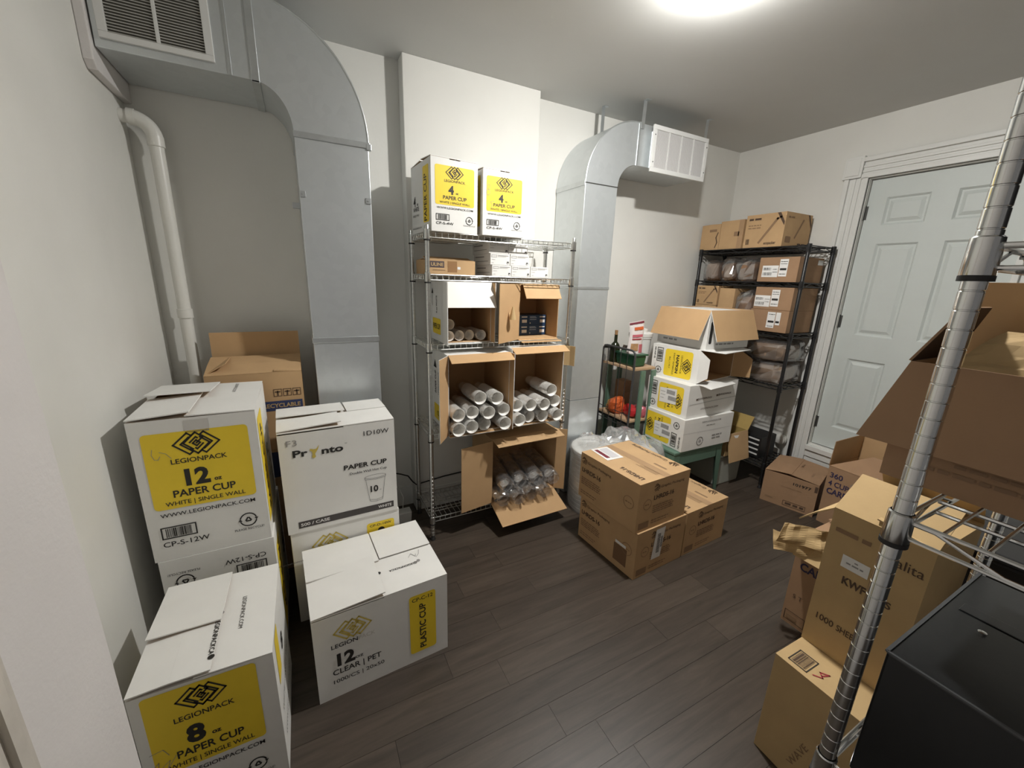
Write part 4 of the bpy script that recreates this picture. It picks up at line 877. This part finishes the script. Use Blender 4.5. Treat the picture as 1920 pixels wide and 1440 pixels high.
# ================================================================== CART BY THE WALL
t = thing('wire_cart', 'small cart with wooden shelves, dark wire side and green legs beside the tall duct', 'cart', (2.19, 2.20, 0))
for z in (.955, .535): MB().box(.004, .232, .004, .36, z, z+.022).build('wooden_shelf', WOOD, t, bevel=.004)
def arch(y0, y1, z1, r=.04): return [(0, y0, .02), (0, y0, z1-r)] + [(0, y0+r-r*math.cos(R3(a)), z1-r+r*math.sin(R3(a))) for a in (30, 60, 90)] + [(0, y1-r+r*math.sin(R3(a)), z1-r+r*math.cos(R3(a))) for a in (0, 30, 60)] + [(0, y1, z1-r), (0, y1, .02)]
MB().tube(arch(-.004, .36, 1.11), .008, 8).build('side_frame', mat('gunmetal', (.10, .10, .105), .4, .7), t, smooth=True)
GM = MATS['gunmetal']
for k in range(1, 5): y = .075*k; MB().tube([(0, y, .46), (0, y, 1.10 if k > 0 else 1.0)], .0025, 6).build('guard_wire', GM, t)
for z in (.60, .50): MB().tube([(0, 0, z), (0, .36, z)], .003, 6).build('guard_wire', GM, t)
for x, y in ((.075, -.008), (.185, -.008), (.075, .368), (.185, .368)): MB().box(x, x+.046, y-.004, y+.008, .0, .953).build('leg', GREENM, t)
MB().box(.01, .232, .003, .36, .515, .534).build('tray_rim', BLACKW, t)
zt = .978
g = thing('green_tub', 'dark green plastic tub on the cart top', 'tub', (2.275, 2.33, zt)); MB().prism([(-.055, 0), (.055, 0), (.07, .085), (-.07, .085)], 'y', -.10, .10).build('body', GREENP, g, bevel=.012); MB().box(-.078, .078, -.11, .11, .085, .097).build('rim', GREENP, g, bevel=.004)
g = thing('snack_pouch', 'white and pink stand-up pouch with orange patch, on the green tub', 'pouch', (2.262, 2.29, zt+.0975), (R3(-3), 0, R3(-18)))
vs, fs = [], []
for j in range(13):
    f = j/12; th = .035*(1-f)**.7+.002; sway = .018*math.sin(f*3.0)*f
    for k in range(13): u = k/12*2-1; vs.append((.062*u*(1-.08*math.sin(f*3))+sway, -th*(1-u*u)**.5-.0006+.004*noise.noise(Vector((u*3, f*5, 1))), .245*f+.012*u*f*f))
    for k in range(13): u = k/12*2-1; vs.append((.062*u*(1-.08*math.sin(f*3))+sway, th*(1-u*u)**.5+.0006, .245*f+.012*u*f*f))
for j in range(12):
    for sd in (0, 13):
        for k in range(12): a = j*26+sd+k; fs.append((a, a+1, a+27, a+26))
pm = MB().add(vs, fs)
o = pm.build('pouch_body', mat('pouch_white', (.72, .66, .64), .35), g, smooth='all')
def pouch_patch(u0, u1, f0, f1, m_, nm):
    vs, fs = [], []
    for j in range(5):
        f = f0+(f1-f0)*j/4; th = .035*(1-f)**.7+.0045; sway = .018*math.sin(f*3.0)*f
        for k in range(7): u = u0+(u1-u0)*k/6; vs.append((.062*u*(1-.08*math.sin(f*3))+sway, -th*(1-u*u)**.5-.003, .245*f+.012*u*f*f))
    for j in range(4):
        for k in range(6): a = j*7+k; fs.append((a, a+1, a+8, a+7))
    MB().add(vs, fs).build(nm, m_, g, smooth='all')
pouch_patch(-.45, .8, .74, .83, ORP, 'orange_patch'); pouch_patch(-.7, .75, .52, .60, PINKP, 'pink_band'); pouch_patch(-.7, .6, .44, .48, REDI, 'red_band'); pouch_patch(-.75, .2, .10, .32, CORK, 'picture_patch'); pouch_patch(-.95, .95, .93, .985, MAROON, 'top_seal'); pouch_patch(.3, .9, .04, .30, PINKP, 'pink_patch')
g = thing('oil_bottle', 'dark glass bottle with cork behind the pouch', 'bottle', (2.235, 2.475, zt)); MB().lathe([(.038, 0), (.04, .01), (.04, .12), (.03, .145), (.013, .165), (.013, .215), (.015, .22)], 18).build('bottle', GLASSD, g, smooth=True); MB().lathe([(.012, .215), (.013, .255)], 12).build('cork', CORK, g, smooth=True)
g = thing('glass_jar', 'small clear glass jar at the wall end of the cart top', 'jar', (2.215, 2.545, zt)); MB().lathe([(.028, 0), (.03, .005), (.03, .09), (.024, .1), (.024, .115)], 16).build('jar', CLEARCUP, g, smooth=True); MB().lathe([(.026, .105), (.026, .13)], 16).build('lid', HINGE, g, smooth=True)
g = thing('white_canister', 'translucent white plastic canister behind the napkin stack', 'canister', (2.395, 2.37, zt)); MB().lathe([(.065, 0), (.075, .01), (.085, .20), (.09, .205), (.09, .215), (.08, .22)], 24).build('body', mat('milky_plastic', (.66, .67, .66), .3), g, smooth=True); MB().lathe([(.092, .218), (.094, .225), (.094, .245), (.07, .252)], 24).build('lid', PLASTW, g, smooth=True); MB().lathe([(.05, .252), (.05, .275), (.03, .28)], 20).build('cap', PLASTW, g, smooth=True)
g = thing('brown_carton_tent', 'small dark brown folded card next to the pouch', 'card', (2.345, 2.46, zt)); MB().prism([(-.045, 0), (.045, 0), (0, .13)], 'y', -.04, .04).build('card', mat('dark_brown_card', (.06, .04, .03), .7), g)
for i, (x, y, z, m_, lab, sx) in enumerate(((2.25, 2.40, .558, ORP, 'orange snack packet on the lower cart shelf, by the wall', .07), (2.26, 2.47, .558, YEP, 'gold snack packet on the lower cart shelf, behind the others', .06), (2.30, 2.29, .558, REDP, 'red foil packet on the lower cart shelf, nearest', .075), (2.37, 2.27, .558, PINKP, 'pink packet on the lower cart shelf, right', .06))):
    g = thing('snack_packet', lab, 'packet', (x, y, z), (0, 0, R3(i*40)), 'snack packets on the cart'); superblob(sx, .05, .045 if i != 0 else .07, .8, 16, 10, .012, 20, i).build('packet', m_, g)
MB_ = thing('brown_basket', 'dark brown carton at the back of the lower cart shelf', 'box', (2.335, 2.44, .558)); MB().box(0, .085, 0, .10, 0, .25).build('body', KRAFT2, MB_, bevel=.003); MB().box(.02, .07, -.002, -.0005, .15, .2).build('label_patch', INK3, MB_)

# ================================================================== BLACK SHELF CONTENTS
ZB = [z+.001 for z in SB]
def xbox(name, label, x, y_far, y_near, z, h, d, outer=None, top=True, yw=0, group='brown cartons on the black shelf'):
    """carton whose front faces -X: local x runs towards the camera (-Y)"""
    return Carton(name, label, y_far-y_near, d, h, (x, y_far, z), -90+yw, outer=outer or KRAFT, top=top, group=group)
def straw_face(p, w, h, m_=None, flip=1):
    m_ = m_ or INK3
    p.stroke([(w*.42, h*.15), (w*.80, h*.82)], h*.07, m_); p.stroke([(w*.80, h*.82), (w*.88, h*.86)], h*.06, m_)
    p.poly([(w*.78, h*.99), (w*.86, h*.99), (w*.985, h*.72), (w*.985, h*.60)], INK2, 1, 'corner_band'); p.barcode(w*.06, h*.10, w*.16, h*.27, frame=False, m_=INK2, seed=2)
    dashes(p, w*.08, w*.4, h*.83, h*.06, INK2, 3); dashes(p, w*.08, w*.45, h*.66, h*.03, m_, 4); dashes(p, w*.08, w*.42, h*.58, h*.03, m_, 5); p.text('ecopacker', w*.55, h*.08, h*.09, INK2, bold=.02, width=w*.3)
c = xbox('kraft_carton', 'brown carton with a lifted lid, far end of the black shelf top', 3.25, 2.62, 2.437, ZB[0], .205, .30, top=False); p = c.pr('F'); dashes(p, .08, .15, .15, .02, INK3, 2); p.stroke([(.15,.02),(.165,.06),(.15,.10),(.165,.14)], .008, INK2); p.done()
c.flap('F', .14, 10, (0, 1), bend=-6); c.flap('B', .15, 4, (0, 1)); c.flap('L', .09, 2); c.flap('R', .09, 2)
c = xbox('kraft_carton', 'plain brown carton, middle of the black shelf top', 3.245, 2.432, 2.225, ZB[0], .225, .30); p = c.pr('F'); p.rect(.13, .10, .175, .135, INK3, 0, 'printed_mark'); p.rect(.165, .0, .207, .225, mat('kraft_seam_tape', (.4, .25, .135), .5), 0, 'tape'); p.done()
c = xbox('straw_carton', 'big brown carton with drawn straw and corner bands, near end of the black shelf top', 3.24, 2.205, 1.90, ZB[0], .245, .345); p = c.pr('F'); straw_face(p, .305, .245); p.done()
p = c.pr('R'); w_, h_ = .345, .245; p.rrect(.03, .03, .10, .075, .008, INK3, 0, 'printed_mark'); p.stroke([(.15,.07),(.23,.20)], .014, INK3); p.poly([(w_*.82,h_*.99),(w_*.88,h_*.99),(w_*.99,h_*.72),(w_*.99,h_*.60)], INK2, 1, 'corner_band'); dashes(p, .03, .12, .205, .012, INK3, 3); dashes(p, .2, .32, .02, .012, INK2, 5); p.done()
def labels(p, seed, u0, v0, two=True, rot=False):
    p.rect(u0, v0, u0+.12, v0+.085, PAPER, 1, 'shipping_sticker'); p.rect(u0+.125, v0+.005, u0+.185, v0+.13, PAPER, 1, 'shipping_sticker')
    rg = random.Random(seed)
    for i in range(12): p.rect(u0+.008+i*.005, v0+.05, u0+.008+i*.005+rg.choice((.0015, .003)), v0+.07, INK, 2, 'barcode'); p.rect(u0+.008+i*.006, v0+.012, u0+.008+i*.006+rg.choice((.002, .0035)), v0+.035, INK, 2, 'barcode')
    dashes(p, u0+.08, u0+.115, v0+.055, .004, GREY, seed); dashes(p, u0+.08, u0+.115, v0+.035, .004, GREY, seed+1)
    p.rect(u0+.132, v0+.05, u0+.178, v0+.065, INK, 2, 'barcode'); dashes(p, u0+.132, u0+.178, v0+.11, .005, GREY, seed+2); dashes(p, u0+.132, u0+.178, v0+.095, .004, GREY, seed+3); dashes(p, u0+.132, u0+.178, v0+.02, .005, GREY, seed+4)
c = xbox('kraft_carton', 'brown carton with two white shipping stickers on the second black shelf', 3.222, 2.025, 1.735, ZB[1], .180, .32, KRAFT2); p = c.pr('F'); labels(p, 1, .03, .035); p.done(); p = c.pr('R'); p.rect(.24, .13, .31, .165, PAPER, 1, 'sticker'); p.done()
c = xbox('kraft_carton', 'brown carton with one tall shipping sticker on the third black shelf', 3.222, 2.03, 1.735, ZB[2], .166, .32, KRAFT2); p = c.pr('F'); p.rect(.14, .03, .20, .15, PAPER, 1, 'shipping_sticker'); p.rect(.205, .055, .24, .15, PAPER, 1, 'shipping_sticker'); p.rect(.15, .07, .195, .085, INK, 2, 'barcode'); dashes(p, .15, .195, .13, .005, GREY, 3); dashes(p, .15, .19, .04, .005, GREY, 4); p.rect(.208, .07, .235, .085, INK, 2, 'barcode'); p.done()
c = xbox('kraft_carton', 'brown carton with turned shipping stickers, stacked on another on the third black shelf', 3.226, 2.02, 1.735, ZB[2]+.167, .168, .32, KRAFT2); p = c.pr('F'); labels(p, 7, .005, .02); p.done()
c = xbox('straw_carton', 'brown carton with drawn straw, far end of the third black shelf', 3.23, 2.64, 2.43, ZB[2]+.167, .165, .20); 
p = c.pr('F'); straw_face(p, .21, .165); p.done()
c.e.location.y = 2.566
c = xbox('kraft_carton', 'plain brown carton under the straw carton at the far end', 3.23, 2.566, 2.356, ZB[2], .165, .22)
c = xbox('kraft_carton', 'plain low brown carton beside the straw carton, third black shelf', 3.24, 2.345, 2.205, ZB[2], .315, .25)
def bundle(label, x, y, z, sx, sy, sz, seed, grp='film wrapped brown bundles', m_=None):
    g = thing('wrapped_bundle', label, 'bundle', (x, y, z), (0, 0, 0), grp)
    superblob(sx*.84, sy*.80, sz*.84, .5, 18, 12, .010, 16, seed).build('contents', m_ or BROWNP, g, smooth='all')
    superblob(sx, sy, sz, .5, 18, 11, .030, 13, seed+9).build('plastic_wrap', FILMH, g)
for i, (y, lab) in enumerate(((2.475, 'first from the corner'), (2.315, 'second from the corner'), (2.145, 'next to the stickered carton'))):
    bundle('brown bundle in crinkled clear film on the second black shelf, ' + lab, 3.36, y, ZB[1], .14, .074 if i < 2 else .092, .092, i+1)
bundle('brown bundle in crinkled clear film on the third black shelf beside the stickered cartons', 3.36, 2.115, ZB[2], .14, .085, .155, 6)
for i in range(2):
    bundle('pale brown paper bundle in clear film on the fourth black shelf, %s one' % ('lower', 'upper')[i], 3.39, 1.87, ZB[3]+.172*i, .165, .165, .084, 21+i, 'paper bundles on the fourth shelf', mat('pale_brown_ware', (.36, .25, .175), .75, var=.15, vscale=12))
bundle('brown bundle in shiny film on the fourth black shelf, behind the napkin stack', 3.37, 2.19, ZB[3], .15, .13, .15, 31)
g = thing('appliance_tray', 'dark slatted tray with pale stripes on the lowest black shelf', 'tray', (3.27, 1.78, ZB[4]))
MB().box(0, .22, 0, .26, 0, .19).build('body', BLACKP, g, bevel=.008)
for k in range(4): MB().box(-.004, .0, .01, .25, .03+.042*k, .042+.042*k).build('stripe', PLASTW, g)
g = thing('wall_cap', 'round white pipe cap low on the right wall behind the black shelf', 'pipe cap', (XR-.0005, 1.80, .335), (0, R3(-90), 0)); MB().lathe([(.04, .0), (.042, .01), (.042, .05), (.03, .058)], 20).build('cap', PVC, g, smooth=True); MB().lathe([(.046, .022), (.046, .03)], 20).build('rim', PVC, g, smooth=True)

# ================================================================== RIGHT HAND FLOOR CLUSTER
c = Carton('kraft_carton', 'brown carton with loose top flaps on the floor beside the door', .341, .40, .246, (3.064, 1.592, 0), -74, outer=KRAFT2, inner=KRAFT2, group='brown cartons')
p = c.pr('F'); p.text('101977', .30, .195, .020, INK, align='r', width=.11, bold=.02); p.stroke([(.15,.02),(.29,.02),(.29,.055),(.15,.055)], .003, INK2, closed=True); dashes(p, .165, .28, .03, .016, INK2, 4); dashes(p, .03, .10, .04, .012, INK3, 6); p.rect(.32, .19, .338, .235, INK2, 0, 'printed_mark')
dashes(p, .12, .25, .16, .004, INK3, 7); p.done()
o, fr = c.flap('L', .17, 8, (.0, 1), lift=.006, bend=-3); q = Print(o, fr); dashes(q, .12, .18, .10, .012, INK3, 3); q.done()
c.flap('F', .20, 2, (0, 1)); o, fr = c.flap('R', .19, 6, (0, 1), lift=.004); q = Print(o, fr); dashes(q, .1, .18, .06, .012, INK3, 3); q.done(); c.flap('B', .18, 2, (0, 1))
c = Carton('cup_carrier_carton', 'open brown carton printed 360 4 CUP CARRIER in front of the door', .36, .38, .425, (3.150, 1.235, 0), -91, outer=KRAFT2, inner=KRAFTIN, group='brown cartons')
p = c.pr('F'); p.text('360', .018, .350, .036, PURP, bold=.02, width=.075); p.text('4 CUP', .018, .292, .036, PURP, bold=.02, width=.12); p.text('CARRIER', .018, .232, .040, PURP, bold=.03, width=.19); p.done()
c.flap('F', .19, 32, (.0, 1), tip=(.45, .95), inner=KRAFTIN, outer=KRAFT2); c.flap('B', .20, 92, (0, 1)); c.flap('L', .18, 88, (.0, 1)); c.flap('R', .2, 60, (0, 1), tip=(.0, .3))
c = Carton('cup_carrier_carton', 'tall brown carton with torn lid printed CUP CARRIER behind the filter carton', .40, .36, .47, (2.0, .828, 0), -90, outer=KRAFT2, inner=KRAFTIN, group='brown cartons')
p = c.pr('F'); p.text('360', .03, .42, .032, PURP, bold=.02); p.text('4 CUP', .03, .365, .036, PURP, bold=.02, width=.12); p.text('CARRIER', .03, .31, .040, PURP, bold=.03, width=.19); p.text('S T', .03, .15, .022, INK2); p.stroke([(.012,.02),(.10,.02),(.10,.07),(.012,.07)], .003, INK2, closed=True); dashes(p, .02, .09, .03, .02, INK3, 4); p.done()
c.flap('F', .10, 205, (.0, .5), tip=(.05, .4), bend=25, outer=KRAFT3, inner=KRAFT3); c.flap('L', .10, 20, (0, 1)); c.flap('B', .12, 10, (0, 1)); c.flap('R', .1, 20, (0, 1))
def crumple(name, corners, amp, seed, m_, parent=None, n=10, thick=.0015):
    A, B_, C_, D_ = [Vector(q) for q in corners]; vs, fs = [], []; nn = (B_-A).cross(D_-A).normalized()
    for j in range(n+1):
        for i in range(n+1):
            u, v = i/n, j/n; p = A*(1-u)*(1-v)+B_*u*(1-v)+C_*u*v+D_*(1-u)*v
            vs.append(tuple(p + nn*amp*(noise.noise(p*9+Vector((seed, 0, 0)))*1.4 + .5*noise.noise(p*25+Vector((0, seed, 0)))) + (B_-A)*(.05*noise.noise(p*14+Vector((seed*2, 1, 1))))))
    for j in range(n):
        for i in range(n): a = j*(n+1)+i; fs.append((a, a+1, a+n+2, a+n+1))
    o = MB().add(vs, fs).build(name, m_, parent); s_ = o.modifiers.new('thickness', 'SOLIDIFY'); s_.thickness = thick; return o
g = thing('crumpled_kraft_paper', 'crumpled pale kraft paper poking out beside the filter carton', 'paper', (1.96, .80, .47))
crumple('paper', ((-.10, .06, .0), (.06, -.16, .02), (.05, -.14, .10), (-.07, .05, .09)), .035, 3, KRAFT3, g); crumple('paper', ((-.08, .07, -.05), (.0, -.10, -.03), (.0, -.08, .03), (-.08, .09, .03)), .03, 8, KRAFT3, g)
# filter cartons
c = Carton('filter_carton', 'brown carton lying under the tall filter carton, nearest floor on the right', .36, .34, .409, (1.320, .535, 0), -91, outer=KRAFT3, top=True, group='brown cartons')
p = c.pr('F'); p.text('FILTER', .22, .03, .045, INK2, rot=62, bold=.01, width=.17); p.text('WAVE', .12, .06, .02, INK3, rot=75, width=.12); p.done()
p = c.pr('T'); p.stroke([(.03,.02),(.085,.02),(.085,.09),(.03,.09)], .003, INK, closed=True); p.barcode(.035,.025,.08,.085, frame=False, m_=INK2); p.stroke([(.10,.03),(.12,.045),(.105,.06),(.125,.075),(.115,.05)], .004, REDI); p.done()
c = Carton('filter_carton', 'tall open brown carton with white sticker and script logo behind the chrome post', .245, .32, .512, (1.472, .535, .410), -91, outer=KRAFT3, inner=KRAFT3, group='brown cartons')
p = c.pr('F'); p.rect(.052, .333, .124, .376, PAPER, 1, 'sticker'); dashes(p, .065, .11, .350, .005, GREY, 3, k=2); dashes(p, .085, .10, .362, .004, GREY, 4, k=2)
p.text('KWF', .066, .278, .026, INK2, bold=.03, width=.062); p.text('S', .177, .278, .022, INK2, bold=.02); p.text('1000', .026, .108, .022, INK2, bold=.01, width=.05); p.text('SHEETS', .085, .108, .022, INK2, bold=.01, width=.07)
dashes(p, .017, .11, .440, .014, INK3, 6); p.text('Kalita', .150, .418, .030, INK2, width=.085); p.done()
c.flap('F', .15, 40, (0, 1), tip=(.02, 1)); c.flap('R', .14, 8, (0, 1)); c.flap('L', .13, 222, (0, 1), bend=6); c.flap('B', .12, 55, (0, 1))
g = thing('plastic_scrap', 'bit of clear film sticking out of the tall filter carton', 'film', (1.63, .50, .93)); crumple('film', ((-.06, .02, .0), (.06, .0, .0), (.05, .03, .05), (-.05, .05, .04)), .02, 5, FILMH, g)

# ================================================================== NEAR CHROME SHELF CONTENTS
ZC = [z+.001 for z in SC]
c = Carton('kraft_carton', 'big open brown carton with a drooping front flap on the near chrome shelf', .52, .25, .215, (.945, .292, ZC[1]), -90, outer=KRAFT2, inner=KRAFTIN, group='brown cartons')
p = c.pr('F'); dashes(p, .09, .40, .050, .006, mat('umber_print', (.25, .15, .085), .75), 3, gap=.1); dashes(p, .05, .30, .034, .007, MATS['umber_print'], 7, gap=.1); p.done()
c.flap('F', .15, 256, (0, 1), tip=(-.07, 1.0), outer=KRAFT2, inner=KRAFT2); c.flap('L', .10, 70, (.2, 1), tip=(.3, .8), inner=INK2); c.flap('B', .14, 85, (0, 1)); c.flap('R', .1, 120, (0, 1))
g = thing('kraft_paper_sheet', 'loose pale kraft paper sheet on top of the open carton on the near shelf', 'paper', (1.05, .10, ZC[1]+.20)); crumple('paper', ((-.10, .16, .012), (-.09, -.06, .02), (.10, -.10, .09), (.10, .10, .075)), .018, 2, KRAFT3, g)
g = thing('wrapped_paper_ware', 'brown paper ware in a clear plastic bag on top of the open carton, right edge', 'bag', (1.13, .02, ZC[1]+.26)); superblob(.07, .13, .045, .6, 20, 12, .02, 18, 3).build('contents', KRAFT3, g); superblob(.09, .16, .06, .55, 24, 14, .03, 16, 7).build('plastic_bag', FILMH, g)
g = thing('black_appliance', 'black metal appliance with folded edges on the low level of the near chrome shelf', 'appliance', (.806, -.40, ZC[2]))
MB().box(0, .425, 0, .578, 0, .262).build('body', BLACKG, g, bevel=.004)
MB().box(-.002, .002, 0, .578, .2615, .2645).box(0, .425, .575, .580, .2615, .2645).build('top_rim', mat('worn_black_edge', (.10, .105, .11), .3, .5), g)  # rim coloured lighter than the body
for x in (.24,): MB().box(x, x+.03, .02, .56, .2622, .2640).build('raised_rib', BLACKG, g, bevel=.001)
for x, y in ((.06, .42), (.20, .52)): MB().lathe([(.006, .262), (.006, .265), (.003, .266)], 10, o=(x, y, 0)).build('screw', CHROME, g, smooth=True)
g = thing('black_case', 'flat black case on the top level of the near chrome shelf', 'case', (.85, -.40, ZC[0])); MB().box(0, .33, 0, .575, 0, .15).build('body', BLACKP, g, bevel=.01); MB().box(-.001, .331, -.001, .576, .075, .079).build('seam', BLACKG, g); MB().box(-.006, -.0005, .2, .35, .04, .06).build('latch', HINGE, g)
g = thing('black_crate', 'black plastic crate on the floor in the dark behind the near chrome shelf', 'crate', (1.86, -.15, 0))
MB().prism([(.02, 0), (.42, 0), (.45, .80), (-.01, .80)], 'y', 0, .50).build('body', BLACKP, g, bevel=.01); MB().box(-.02, .46, -.01, .51, .80, .83).build('rim', BLACKP, g, bevel=.006)
